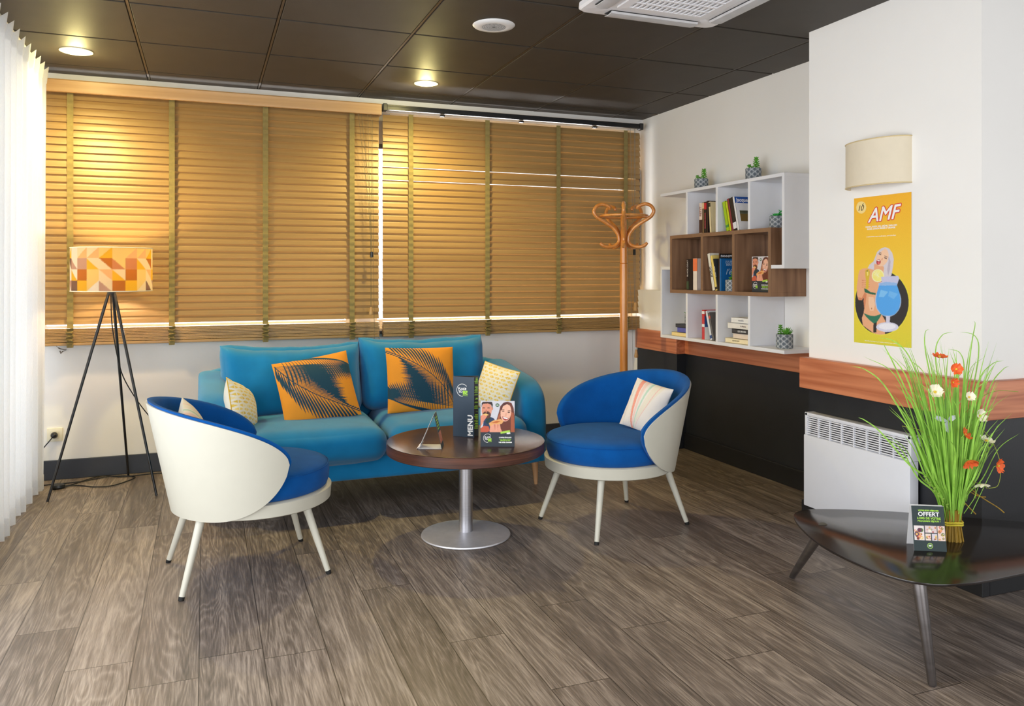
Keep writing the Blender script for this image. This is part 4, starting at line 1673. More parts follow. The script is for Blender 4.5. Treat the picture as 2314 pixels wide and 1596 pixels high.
def couple_canvas():
    cv = Canvas(150, 212, (214, 214, 222))

    def q(pts):
        return [((x - 1085) / 535.0, 1 - (y - 530) / 720.0) for x, y in pts]

    def e(cx, cy, rx, ry, c, rot=0.0):
        k = 36
        pts = []
        for i in range(k):
            a = 2 * pi * i / k
            x, y = rx * cos(a), ry * sin(a)
            pts.append((cx + x * cos(rot) - y * sin(rot), cy + x * sin(rot) + y * cos(rot)))
        cv.poly(q(pts), c)
    # man
    cv.poly(q([(1110, 1030), (1140, 800), (1180, 760), (1290, 800), (1345, 880), (1330, 1030)]), (40, 60, 96))
    cv.poly(q([(1190, 780), (1250, 790), (1200, 900), (1160, 860)]), (24, 60, 58))
    e(1268, 650, 14, 26, (214, 138, 112))
    e(1182, 670, 80, 132, (226, 152, 124))
    cv.poly(q([(1098, 640), (1104, 560), (1125, 543), (1265, 545), (1278, 590), (1268, 650), (1252, 590), (1200, 568), (1125, 575), (1110, 600)]), (50, 34, 34))
    e(1182, 750, 66, 60, (92, 56, 48))
    e(1176, 722, 42, 16, (70, 36, 34))
    e(1136, 640, 22, 7, (60, 34, 32))
    e(1212, 640, 22, 7, (60, 34, 32))
    e(1174, 690, 12, 26, (206, 128, 104))
    cv.poly(q([(1110, 745), (1170, 725), (1215, 750), (1150, 775)]), (240, 196, 120))
    cv.poly(q([(1085, 770), (1120, 745), (1190, 770), (1140, 840), (1110, 905), (1085, 930)]), (232, 150, 124))
    cv.poly(q([(1085, 960), (1140, 920), (1210, 930), (1230, 1000), (1180, 1030), (1085, 1030)]), (206, 96, 72))
    # woman
    cv.poly(q([(1330, 850), (1375, 700), (1395, 610), (1450, 555), (1510, 540), (1570, 560), (1605, 640), (1620, 760), (1620, 1030), (1400, 1030), (1390, 900)]), (112, 58, 46))
    cv.poly(q([(1560, 700), (1605, 720), (1620, 900), (1620, 1030), (1560, 1030)]), (170, 92, 62))
    cv.poly(q([(1345, 850), (1380, 720), (1392, 760), (1380, 860)]), (186, 104, 70))
    e(1482, 712, 84, 142, (244, 190, 164), 0.12)
    cv.poly(q([(1400, 640), (1440, 560), (1500, 548), (1540, 600), (1500, 580), (1440, 610), (1410, 690)]), (84, 42, 40))
    e(1440, 690, 20, 8, (66, 34, 32), 0.1)
    e(1528, 708, 20, 8, (66, 34, 32), 0.1)
    e(1440, 668, 24, 5, (90, 52, 44), 0.1)
    e(1534, 684, 24, 5, (90, 52, 44), 0.1)
    e(1484, 745, 12, 30, (232, 168, 142), 0.1)
    cv.poly(q([(1425, 770), (1530, 800), (1510, 830), (1470, 838), (1435, 815)]), (170, 40, 44))
    cv.poly(q([(1434, 778), (1520, 802), (1500, 818), (1450, 806)]), (252, 250, 248))
    cv.poly(q([(1215, 880), (1290, 835), (1400, 815), (1450, 845), (1420, 890), (1330, 900), (1240, 950)]), (238, 176, 110))
    cv.poly(q([(1240, 880), (1330, 845), (1400, 850), (1340, 880)]), (206, 112, 60))
    cv.poly(q([(1225, 1030), (1235, 930), (1300, 890), (1390, 900), (1400, 960), (1430, 1030)]), (240, 168, 142))
    cv.poly(q([(1300, 900), (1312, 1000), (1318, 900)]), (206, 120, 96))
    cv.poly(q([(1350, 905), (1358, 990), (1366, 905)]), (206, 120, 96))
    # badge, lower field and tag
    e(1350, 595, 31, 27, (40, 84, 50))
    e(1350, 595, 20, 8, (232, 240, 226))
    cv.poly(q([(1085, 1022), (1620, 1022), (1620, 1250), (1085, 1250)]), (46, 56, 66))
    cv.poly(q([(1395, 1016), (1544, 990), (1550, 1025), (1400, 1048)]), (178, 222, 84))
    cv.poly(q([(1495, 1030), (1550, 1026), (1552, 1050), (1497, 1054)]), (244, 244, 244))
    return cv


CVC = couple_canvas()


def couple_card(par, w, h, M=Matrix()):
    o = printed_panel('printed_face', w, h, CVC, M_PRINT, par, thick=0.0008, M=M)
    bw, bgr = MB(), MB()
    k = h / 0.21
    Mx = M @ upright((-0.292) * w, -0.0010, 0.185 * h)
    logo(bw, bgr, Mx, 0.0195 * k)
    text_bm(bw, "L'OFFRE ÉVOLUE !", 0.0072 * k, M @ upright(0.225 * w, -0.001, 0.198 * h), bold=0.0004 * k)
    text_bm(bgr, 'venez déguster de bons', 0.0056 * k, M @ upright(0.225 * w, -0.001, 0.163 * h), bold=0.0002 * k)
    text_bm(bgr, 'petits plats sur place', 0.0056 * k, M @ upright(0.225 * w, -0.001, 0.133 * h), bold=0.0002 * k)
    text_bm(bw, 'THE OFFER CHANGES', 0.0062 * k, M @ upright(0.225 * w, -0.001, 0.092 * h), bold=0.0004 * k)
    text_bm(bgr, '- - - - - - - - - - - - - - -', 0.0056 * k, M @ upright(0.225 * w, -0.001, 0.062 * h))
    bw.build('lettering', M_INKW, par, smooth=0)
    bgr.build('lettering', M_INKG, par, smooth=0, label='lime green lettering')


cx0, cy0, cx1, cy1 = 1.185, 3.476, 1.331, 3.419
t = thing('table_card', 'upright photo card of a laughing couple eating, standing on the round table', 'card', ((cx0 + cx1) / 2, (cy0 + cy1) / 2, ZT_), (0, 0, atan2(cy1 - cy0, cx1 - cx0)))
couple_card(t, 0.157, 0.21)
b = MB()
b.box((0, 0.014, 0.0015), (0.157, 0.028, 0.001))
b.build('foot_flap', M_WHITEP, t, smooth=0)

# triangular folded table card seen from its open side
M_CARDW = mat('white_card', (238, 238, 240), rough=0.45, var=0.01)
# frame: local x along the base towards the dark face, local y away
gx, gy = 0.955, 3.512
t = thing('table_card', 'small folded triangular card seen edge-on beside the menu, white base and dark printed face', 'card', (gx, gy, ZT_), (0, 0, radians(-22)))
D_ = 0.095
b = MB()
b.box((0.0, D_ / 2 - 0.01, 0.0022), (0.108, D_, 0.0008), rot=Matrix.Rotation(0.0, 3, 'Y'))
b.box((-0.049, D_ / 2 - 0.01, 0.011), (0.0008, D_, 0.026), rot=Matrix.Rotation(radians(52), 3, 'Y'))
b.build('base_flap', M_CARDW, t, smooth=0)
ap = Vector((0.018, 0, 0.158))
for (x0_, nm, mm) in ((-0.052, 'plain_panel', M_CARDW), (0.054, 'printed_panel', mat('dark_green_card', (40, 52, 52), rough=0.35))):
    b = MB()
    p0 = Vector((x0_, 0, 0.001))
    dv = ap - p0
    an = atan2(dv.x, dv.z)
    mid = (p0 + ap) / 2
    b.box((mid.x, D_ / 2 - 0.01, mid.z), (0.0010, D_, dv.length), rot=Matrix.Rotation(an, 3, 'Y'))
    pp = b.build(nm, mm, t, smooth=0)
    if x0_ > 0:
        b = MB()
        for k in range(5):
            q = 0.55 + 0.08 * k
            c = p0 + dv * q
            b.box((c.x + 0.0009, D_ / 2 - 0.01, c.z), (0.0006, D_ * 0.6, 0.005), rot=Matrix.Rotation(an, 3, 'Y'))
        c = p0 + dv * 0.30
        b.build('lettering', M_INKG, pp, smooth=0)
        b = MB()
        b.box((c.x + 0.0009, D_ / 2 - 0.01, c.z), (0.0006, D_ * 0.84, 0.05), rot=Matrix.Rotation(an, 3, 'Y'))
        b.build('food_picture', mat('food_print', (196, 120, 88), rough=0.4, var=0.5, scale=120), pp, smooth=0)

# ------------------------------------------------------------------ bentwood coat stand
M_BENT = wood('varnished_beech', (200, 124, 50), (228, 158, 84), grain=(30, 30, 4), rings=4, rough=0.25, coat=0.4, bump=0.03)
CX_, CY_ = 2.79, 5.02
t = thing('coat_stand', 'tall varnished bentwood coat stand with curled hooks in the corner', 'coat stand', (CX_, CY_, 0))
b = MB()
b.lathe([(0, 0.04), (0.028, 0.04), (0.028, 1.325), (0.0235, 1.328)], 28)
b.build('lower_pole', M_BENT, t, smooth=40)
b = MB()
b.lathe([(0.0235, 1.3285), (0.0265, 1.331), (0.0255, 1.42), (0.023, 1.50), (0.0215, 1.66), (0.017, 1.70), (0.012, 1.712), (0.010, 1.722), (0.017, 1.738), (0.016, 1.752), (0.008, 1.762), (0, 1.764)], 28)
b.build('upper_pole', M_BENT, t, smooth=40)
view = atan2(-CY_, -CX_)
prof = [(0.100, 1.712), (0.106, 1.728), (0.129, 1.740), (0.164, 1.747), (0.200, 1.732), (0.220, 1.700), (0.212, 1.672), (0.188, 1.648), (0.129, 1.614), (0.078, 1.578), (0.046, 1.538), (0.035, 1.50), (0.042, 1.472), (0.068, 1.452), (0.112, 1.444), (0.150, 1.452), (0.174, 1.472)]
for k in range(5):
    a = view + k * 2 * pi / 5
    pts = cr_spline([(r * cos(a), r * sin(a), z) for r, z in prof], 6)
    n = len(pts)
    rad = [0.0122 * min(1, 0.75 + 0.25 * min(i, n - 1 - i) / 4) for i in range(n)]
    b = MB()
    b.tube(pts, rad, 12)
    b.build('hook', M_BENT, t, smooth=60)
b = MB()
b.tube([(0.167 * cos(a), 0.167 * sin(a), 1.665) for a in [2 * pi * k / 60 for k in range(60)]], 0.0095, 10, closed=True)
b.build('ring', M_BENT, t, smooth=60)
for k in range(4):
    a = view + 0.5 + k * pi / 2
    b = MB()
    b.tube(cr_spline([(0.026 * cos(a), 0.026 * sin(a), 0.40), (0.05 * cos(a), 0.05 * sin(a), 0.33), (0.12 * cos(a), 0.12 * sin(a), 0.20), (0.20 * cos(a), 0.20 * sin(a), 0.07), (0.25 * cos(a), 0.25 * sin(a), 0.013)], 6), 0.013, 12)
    b.build('foot', M_BENT, t, smooth=60)
b = MB()
b.tube([(0.13 * cos(a), 0.13 * sin(a), 0.17) for a in [2 * pi * k / 48 for k in range(48)]], 0.009, 10, closed=True)
b.build('lower_ring', M_BENT, t, smooth=60)

# ------------------------------------------------------------------ wall bookcase
M_WB = mat('white_board', (232, 233, 238), rough=0.45, var=0.008)
M_WALN = wood('walnut_board', (108, 76, 54), (156, 118, 88), grain=(30, 30, 2.2), rings=8, rough=0.5, bump=0.05)
M_WALNE = mat('walnut_edge', (136, 104, 80), rough=0.5, var=0.06, scale=30)
XF, XB = 2.975, 3.222
t = thing('wall_bookcase', 'staggered white and walnut wall bookcase holding books and small potted plants', 'bookcase', (XF, 4.2, 0.83))


def board(name, y0, y1, z0, z1, m, x0=XF, x1=XB, edge=None):
    b = MB()
    b.box(((x0 + x1) / 2 - XF, (y0 + y1) / 2 - 4.2, (z0 + z1) / 2 - 0.83), (x1 - x0, y1 - y0, z1 - z0), bev=0.0008, seg=1)
    o = b.build(name, m, t, smooth=0)
    if edge:
        b = MB()
        b.box((x0 - 0.0008 - XF, (y0 + y1) / 2 - 4.2, (z0 + z1) / 2 - 0.83), (0.0016, y1 - y0, z1 - z0))
        b.build('edge_strip', edge, o, smooth=0)
    return o


TH = 0.020
Z3, Z2T, Z2B, Z1, ZM = 1.812, 1.514, 1.123, 0.83, 1.302
board('top_board', 3.551, 4.827, Z3 - TH, Z3, M_WB)
board('side_panel', 3.551, 3.571, ZM - TH, Z3 - TH, M_WB)
board('short_shelf', 3.571, 3.661, ZM - TH, ZM, M_WB)
for y in (4.503, 4.172, 3.856):
    board('divider', y - 0.01, y + 0.01, Z2T, Z3 - TH, M_WB)
    board('divider', y - 0.01, y + 0.01, Z1, Z2B, M_WB)
board('bottom_board', 3.551, 4.827, Z1 - TH, Z1, M_WB)
board('side_panel', 4.807, 4.827, Z1, ZM, M_WB)
board('short_shelf', 4.702, 4.807, ZM - TH, ZM, M_WB)
TW = 0.023
board('walnut_top', 3.661, 4.702, Z2T - TW, Z2T, M_WALN, edge=M_WALNE)
board('walnut_bottom', 3.661, 4.702, Z2B, Z2B + TW, M_WALN, edge=M_WALNE)
board('walnut_side', 3.661, 3.684, Z2B + TW, Z2T - TW, M_WALN, edge=M_WALNE)
board('walnut_side', 4.679, 4.702, Z2B + TW, Z2T - TW, M_WALN, edge=M_WALNE)
for y in (4.328, 4.002):
    board('walnut_divider', y - 0.0115, y + 0.0115, Z2B + TW, Z2T - TW, M_WALN, edge=M_WALNE)

# ---- potted plants
M_POT = attr_mat('patterned_pot', rough=0.7, bump=0.1, bscale=200)
M_LEAF = mat('succulent_green', (98, 168, 58), rough=0.5, var=0.3, scale=60)
M_LEAF2 = mat('bright_green', (52, 168, 74), rough=0.45, var=0.25, scale=60)
M_SOIL = mat('dark_soil', (60, 50, 36), rough=0.95, var=0.3, scale=200)


def leaf(b, base, d, ln, w, th=0.35, up=Vector((0, 0, 1))):
    d = Vector(d).normalized()
    sd = d.cross(up)
    if sd.length < 1e-3:
        sd = Vector((1, 0, 0))
    sd.normalize()
    nn = sd.cross(d)
    base = Vector(base)
    rings = []
    for q, k in ((0, 0.35), (0.3, 0.9), (0.6, 1.0), (0.85, 0.65)):
        c = base + d * ln * q + nn * (0.12 * ln * q * q)
        rings.append([b.bm.verts.new(c + (sd * cos(a) + nn * sin(a) * th) * w * k) for a in [2 * pi * i / 6 for i in range(6)]])
    tip = b.bm.verts.new(base + d * ln + nn * 0.12 * ln)
    for A, B in zip(rings[:-1], rings[1:]):
        for i in range(6):
            b.bm.faces.new((A[i], A[(i + 1) % 6], B[(i + 1) % 6], B[i]))
    for i in range(6):
        b.bm.faces.new((rings[-1][i], rings[-1][(i + 1) % 6], tip))
    b.bm.faces.new(rings[0][::-1])


def pot_canvas():
    cv = Canvas(480, 96, (120, 128, 136))
    n = 16
    U, V_ = cv.X * n, cv.Y * 2.7 + 0.1
    white = np.zeros(U.shape, bool)
    dark = np.zeros(U.shape, bool)
    for k in range(-1, n + 2):
        s = 1 if k % 2 == 0 else -1
        wob = np.clip(1.35 * np.cos(2 * pi * V_), -1, 1)
        xc = k + s * 0.30 * wob
        white |= np.abs(U - xc) < 0.085
    cv.a[white] = lin((216, 220, 222))
    # darker drops inside each cell
    for k in range(n + 1):
        for c in range(-1, 4):
            cy = c * 1.0 + (0.5 if k % 2 == 0 else 0.0)
            q = np.abs(U - (k + 0.5)) / 0.30 + np.abs(V_ - cy - 0.0) / 0.30
            dark |= (q < 1)
    cv.a[dark & ~white] = lin((88, 98, 108))
    return cv


CVP = pot_canvas()


def pot(label, x, y, z, r, h, kind, seed=1, rz=0.0, group='potted succulents on the bookcase'):
    rng = random.Random(seed)
    t = thing('potted_succulent', label, 'potted plant', (x, y, z), (0, 0, rz), group=group)
    nu, nv = 220, 34
    i = np.repeat(np.arange(nu), nv)
    j = np.tile(np.arange(nv), nu)
    u = i / nu
    v = j / (nv - 1)
    rr = r * (1 - 0.05 * np.clip((0.12 - v) / 0.12, 0, 1) ** 2 - 0.02 * np.clip((v - 0.95) / 0.05, 0, 1) ** 2)
    V = np.stack([rr * np.cos(2 * pi * u), rr * np.sin(2 * pi * u), v * h], -1)
    V2 = np.stack([rr * 0.88 * np.cos(2 * pi * u), rr * 0.88 * np.sin(2 * pi * u), 0.004 + v * (h - 0.004)], -1)
    F = gridF(nu, nv, wrap=True).tolist() + gridF(nu, nv, base=nu * nv, flip=True, wrap=True).tolist()
    for a in range(nu):
        c = (a + 1) % nu
        F.append([a * nv + nv - 1, c * nv + nv - 1, nu * nv + c * nv + nv - 1, nu * nv + a * nv + nv - 1])
    F.append([a * nv for a in range(nu)][::-1])
    o = raw_mesh('pot', np.concatenate([V, V2]), F, M_POT, t)
    o.data.set_sharp_from_angle(angle=radians(50))
    c1 = CVP.sample(np.clip(u, .001, .999), np.clip(v, 0.01, .99))
    set_col(o.data, np.concatenate([c1, np.tile(np.array([lin((150, 152, 155))]), (nu * nv, 1))]))
    b = MB()
    b.lathe([(0, h * 0.9), (r * 0.87, h * 0.9), (r * 0.87, h * 0.88), (0, h * 0.88)], 24)
    b.build('soil', M_SOIL, t)
    b = MB()
    mm = M_LEAF
    if kind in ('jade', 'jade_small', 'mixed'):
        stems = {'jade': [(0.008, -0.014, 0.066, 1.0), (-0.014, 0.018, 0.026, 0.7), (-0.006, 0.006, 0.018, 0.7), (0.0, 0.030, 0.034, 0.6)],
                 'jade_small': [(0.0, -0.012, 0.045, 1.0), (0.0, 0.014, 0.02, .7), (-0.01, 0.0, 0.018, .7)],
                 'mixed': [(-0.004, 0.022, 0.052, 0.8)]}[kind]
        for sx_, sy_, sh_, k_ in stems:
            b.tube([(sx_, sy_, h * 0.85), (sx_ * 1.2, sy_ * 1.2, h * 0.9 + sh_)], 0.0022, 6)
            lv = max(2, int(sh_ / 0.0095))
            for q in range(lv):
                zz = h * 0.9 + sh_ * (q + 0.6) / lv
                for m_ in range(5):
                    a = q * 0.8 + m_ * pi / 2.5 + rng.random() * 0.3
                    leaf(b, (sx_ * 1.1, sy_ * 1.1, zz), (cos(a), sin(a), 0.25 + 0.9 * (q / lv) ** 2), 0.026 * k_ * (1 - 0.2 * q / lv), 0.0080 * k_)
    if kind in ('rosette',):
        mm = M_LEAF2
        for ring_, (n_, el, l_) in enumerate(((9, 0.15, 0.036), (8, 0.6, 0.030), (6, 1.3, 0.022))):
            for q in range(n_):
                a = 2 * pi * q / n_ + ring_ * 0.4
                leaf(b, (0, 0.004, h * 0.93), (cos(a), sin(a), el), l_ * 1.15, 0.0115)
        for q in range(10):
            a = q * 2.4
            leaf(b, (0.0, -0.026, h * 0.95 + q * 0.0035), (cos(a), sin(a), 0.5), 0.015, 0.006)
    if kind in ('mixed', 'aloe'):
        c = (0.0, -0.014) if kind == 'mixed' else (0, 0)
        for q in range(22):
            a = q * 2.4
            el = 0.35 + 1.6 * q / 22
            leaf(b, (c[0], c[1], h * 0.9), (cos(a), sin(a), el), 0.048 + 0.006 * rng.random(), 0.0046, th=0.5)
    b.build('foliage', mm, t, smooth=60)
    return t


pot('small patterned grey pot with jade sprigs on top of the bookcase, farther from the pillar', 3.115, 4.54, Z3, 0.046, 0.078, 'jade', 2, 0.3)
pot('small patterned grey pot with jade sprigs on top of the bookcase, nearer the pillar', 3.115, 3.995, Z3, 0.047, 0.082, 'jade', 3, 0.1)
pot('patterned grey pot with a rosette of green leaves inside the upper white compartment', 3.09, 3.745, Z2T, 0.047, 0.072, 'rosette', 4)
pot('patterned grey pot with green sprigs in front of the blue book in the walnut box', 3.016, 4.070, Z2B + TW, 0.041, 0.070, 'jade_small', 5)
pot('patterned grey pot with a spiky plant standing alone on the bottom white board', 3.075, 3.668, Z1, 0.047, 0.080, 'mixed', 6, 0.2)
pot('tiny patterned pot with spiky leaves half hidden on top of the stack of three books', 3.06, 4.590, Z1 + 0.084, 0.036, 0.064, 'aloe', 7)
pot('tiny patterned pot half hidden behind the walnut box on a short white shelf', 3.10, 4.755, ZM, 0.034, 0.060, 'jade_small', 8)

# ---- books
PAPER = mat('book_paper', (232, 226, 210), rough=0.85, var=0.05, scale=(6, 500, 6))
_bm = {}


def bmat(c):
    if c not in _bm:
        _bm[c] = mat('book_cover', c, rough=0.4, var=0.03, scale=30)
    return _bm[c]


def book(label, y, th, h, d, col, z=Z1, x=3.0, lean=0.0, group=None, lie=False, yaw=0.0, spine=None, bands=(), cover=None):
    """standing: spine towards -x, thickness along y, y = near foot; lean tips the top towards +y. lying: thickness along z"""
    t = thing('book', label, 'book', (x, y, z), group=group)
    if lie:
        t.rotation_euler = (0, 0, yaw)
        A = (h, d, th)      # long edge along y? stored below
    m = bmat(col)
    b = MB()
    if not lie:
        R = Matrix.Rotation(lean, 3, 'X')
        t.rotation_euler = (lean, 0, yaw)
        c = 0.0015
        b.box((d / 2, c / 2, h / 2), (d, c, h))
        b.box((d / 2, th - c / 2, h / 2), (d, c, h))
        b.box((c / 2, th / 2, h / 2), (c, th, h))
        b.build('cover', m, t, smooth=0)
        b = MB()
        b.box((d / 2 - 0.001, th / 2, h / 2), (d - 0.006, th - 2 * c - 0.0002, h - 0.006))
        b.build('pages', PAPER, t, smooth=0)
        for z0, z1, cc in bands:
            b = MB()
            b.box((-0.0004, th / 2, h * (z0 + z1) / 2), (0.001, th * 0.98, h * (z1 - z0)))
            b.build('spine_label', bmat(cc), t, smooth=0)
        if spine:
            s, size, cc, zz = spine
            b = MB()
            Mx = Matrix.Translation((-0.0012, th / 2, h * zz)) @ Matrix.Rotation(-pi / 2, 4, 'Z') @ UP @ Matrix.Rotation(pi / 2, 4, 'Z')
            text_bm(b, s, size, Mx, bold=size * 0.02)
            b.build('lettering', bmat(cc), t, smooth=0)
        if cover:
            for (x0, x1, z0, z1, cc) in cover:
                b = MB()
                b.box((d * (x0 + x1) / 2, -0.0004, h * (z0 + z1) / 2), (d * (x1 - x0), 0.001, h * (z1 - z0)))
                b.build('cover_print', bmat(cc), t, smooth=0)
    else:
        c = 0.0015
        b.box((d / 2, 0, c / 2), (d, h, c))
        b.box((d / 2, 0, th - c / 2), (d, h, c))
        b.box((c / 2, 0, th / 2), (c, h, th))
        b.build('cover', m, t, smooth=0)
        b = MB()
        b.box((d / 2 - 0.001, 0, th / 2), (d - 0.006, h - 0.006, th - 2 * c - 0.0002))
        b.build('pages', PAPER, t, smooth=0)
        if spine:
            s, size, cc, zz = spine
            b = MB()
            Mx = Matrix.Translation((-0.0008, h * zz, th / 2)) @ Matrix.Rotation(-pi / 2, 4, 'Z') @ UP
            text_bm(b, s, size, Mx, bold=size * 0.02)
            b.build('lettering', bmat(cc), t, smooth=0)
    return t


BK = (34, 30, 32)
class Row:
    """books standing side by side: each stands against the one before it, going towards the room"""

    def __init__(s, far, z, group):
        s.far, s.z, s.group = far, z, group

    def add(s, label, th, h, d, col, lean=0.0, **kw):
        y = s.far - th * cos(lean)
        o = book(label, y, th, h, d, col, s.z + th * sin(lean), lean=-lean, group=s.group, **kw)
        s.far -= th / cos(lean) + 0.0006
        return o


g = Row(4.396, Z2T, 'books in the upper white compartment by the corner')
g.add('pale pink book with a dark photo foot, first in the upper row', 0.034, 0.198, 0.13, (232, 212, 200), bands=[(0.02, 0.45, (70, 44, 40))], spine=('PETIT', 0.026, (140, 80, 80), 0.72))
g.add('thin brown book beside the pale pink book', 0.020, 0.200, 0.13, (120, 96, 70), bands=[(0.80, 0.98, (226, 196, 150))])
g.add('black book with a red top band in the upper row', 0.026, 0.202, 0.13, BK, bands=[(0.76, 0.96, (200, 40, 50))], spine=('ROMAN NOIR', 0.016, (220, 90, 100), 0.40))
g.add('slim dark book between the red-banded one and the cream one', 0.018, 0.206, 0.13, (46, 30, 34))
g.far -= 0.017
g.add('cream book leaning at the end of the first upper row', 0.020, 0.198, 0.13, (236, 220, 176), lean=0.08, bands=[(0.84, 0.97, (60, 60, 50))])
g = Row(4.105, Z2T, 'leaning books in the middle upper white compartment')
g.add('lime green book leaning in the middle upper compartment', 0.030, 0.188, 0.14, (160, 196, 20), lean=0.24, bands=[(0.12, 0.2, (60, 140, 60))])
g.add('yellow green book leaning against the lime green one', 0.020, 0.186, 0.14, (206, 212, 40), lean=0.24)
g.add('dark red book leaning between green and black books', 0.020, 0.204, 0.14, (134, 50, 60), lean=0.24)
g.add('black book with a white foot label, leaning in the middle upper compartment', 0.034, 0.206, 0.14, BK, lean=0.24, bands=[(0.05, 0.24, (232, 232, 236))])
o = g.add('white book with a blue cover band and landscape picture, leaning', 0.018, 0.212, 0.16, (236, 236, 238), lean=0.24,
          cover=[(0.0, 1.0, 0.80, 0.99, (30, 84, 168)), (0.14, 0.75, 0.26, 0.56, (120, 96, 40)), (0.14, 0.75, 0.48, 0.58, (110, 120, 100))])
b = MB()
text_bm(b, 'Jacques L', 0.032, Matrix.Translation((0.010, -0.0012, 0.189)) @ UP, bold=0.0007, align='LEFT')
b.build('lettering', bmat((240, 240, 245)), o, smooth=0)
g = Row(4.541, Z2B + TW, 'books in the walnut compartment by the corner')
g.add('dark book with white title in the walnut box', 0.026, 0.205, 0.13, (44, 34, 38), spine=('BLACK COAT', 0.018, (210, 205, 200), 0.7), bands=[(0.02, 0.28, (60, 80, 60))])
g.add('thick plain black book in the walnut box', 0.048, 0.205, 0.13, (24, 24, 30))
g.add('orange and white book beside the black ones in the walnut box', 0.048, 0.208, 0.13, (236, 224, 214), bands=[(0.60, 0.99, (244, 130, 84))])
g = Row(4.25, Z2B + TW, 'books in the middle walnut compartment')
g.add('off-white book leaning in the middle walnut compartment, vertical black title', 0.028, 0.240, 0.14, (234, 230, 218), lean=0.24, spine=('JORIC', 0.026, (40, 40, 40), 0.50))
g.add('yellow book leaning against the off-white one', 0.024, 0.226, 0.14, (240, 214, 120), lean=0.24, bands=[(0.03, 0.10, (60, 50, 40))])
g.add('thin dark grey book leaning beside the yellow one', 0.010, 0.206, 0.14, (52, 58, 60), lean=0.24, spine=('SHORT TALES', 0.011, (220, 220, 220), 0.6))
o = g.add('brown hardback with a black top band standing behind the blue book', 0.008, 0.236, 0.17, (112, 76, 46), cover=[(0.0, 1.0, 0.86, 0.985, (20, 16, 16))])
b = MB()
text_bm(b, 'PANNIPPRIN', 0.021, Matrix.Translation((0.008, -0.0012, 0.217)) @ UP, bold=0.0005, align='LEFT')
b.build('lettering', bmat((240, 240, 245)), o, smooth=0)
o = g.add('blue book with white lettering behind the small pot in the walnut box', 0.020, 0.203, 0.17, (16, 106, 176))
b = MB()
text_bm(b, 'JULIEN', 0.019, Matrix.Translation((0.030, -0.0008, 0.182)) @ UP, bold=0.0003, align='LEFT', spacing=1.2)
text_bm(b, 'BERTHE', 0.019, Matrix.Translation((0.034, -0.0008, 0.164)) @ UP, bold=0.0003, align='LEFT', spacing=1.1)
text_bm(b, "l'été", 0.050, Matrix.Translation((0.03, -0.0008, 0.118)) @ UP, bold=0.0003, align='LEFT', shear=0.3)
b.build('lettering', bmat((190, 216, 240)), o, smooth=0)
g = Row(4.365, Z1, 'books in the second lower compartment')
g.add('red book with white bands in the second lower compartment', 0.030, 0.190, 0.13, (206, 46, 46), bands=[(0.42, 0.52, (236, 236, 236)), (0.86, 0.96, (240, 240, 240))], cover=[(0.0, 1.0, 0.0, 0.42, (232, 230, 226)), (0.0, 1.0, 0.42, 0.8, (44, 84, 140))])
g.far = 4.272
g.add('white and blue book leaning beside the red one', 0.022, 0.190, 0.14, (226, 230, 238), lean=0.30, bands=[(0.05, 0.16, (40, 70, 130))])
g.add('grey book with a red dot leaning in the second lower compartment', 0.020, 0.180, 0.14, (100, 98, 98), lean=0.30, bands=[(0.78, 0.88, (206, 90, 70))])
g5 = 'books lying under the tiny pot'
book('cream paperback lying at the bottom of the stack under the tiny pot', 4.633, 0.026, 0.18, 0.13, (240, 216, 150), Z1, x=3.00, lie=True, group=g5)
book('blue paperback in the middle of the stack under the tiny pot', 4.594, 0.032, 0.150, 0.12, (84, 90, 176), Z1 + 0.0265, x=3.01, lie=True, group=g5)
book('black paperback on top of the stack under the tiny pot', 4.602, 0.024, 0.160, 0.12, (30, 30, 36), Z1 + 0.059, x=3.005, lie=True, group=g5)
g7 = 'paperbacks lying in the third lower compartment'
zz = Z1
for lab, th_, l_, yc_, c_, tx in (
        ('cream paperback at the bottom of the stack of five, third lower compartment', 0.029, 0.235, 4.010, (240, 226, 188), ('RENTRE ENTRE', 0.010, (150, 140, 110), 0.05)),
        ('beige paperback with a dark arc, second from the bottom of the stack of five', 0.032, 0.190, 3.963, (232, 214, 196), None),
        ('black and white paperback in the middle of the stack of five', 0.026, 0.195, 3.962, (50, 46, 48), ('LES GRANDS', 0.014, (235, 235, 235), 0.0)),
        ('white paperback sticking out second from the top of the stack of five', 0.036, 0.220, 4.000, (236, 232, 224), ('La Maison', 0.013, (120, 100, 100), -0.18)),
        ('white paperback on top of the stack of five', 0.034, 0.190, 3.972, (238, 238, 236), ('nouvelles', 0.014, (170, 170, 176), 0.0))):
    book(lab, yc_, th_, l_, 0.13, c_, zz, x=3.010 + 0.004 * sin(zz * 90), lie=True, group=g7, spine=tx)
    zz += th_ + 0.0003
# photo card standing in the last walnut compartment
t = thing('table_card', 'upright photo card of a laughing couple eating, standing in the walnut box of the bookcase', 'card', (3.012, 3.795, Z2B + TW), (0, 0, radians(-86)))
couple_card(t, 0.148, 0.208)
b = MB()
b.box((0, 0.014, 0.0015), (0.148, 0.026, 0.001))
b.build('foot_flap', M_WHITEP, t, smooth=0)

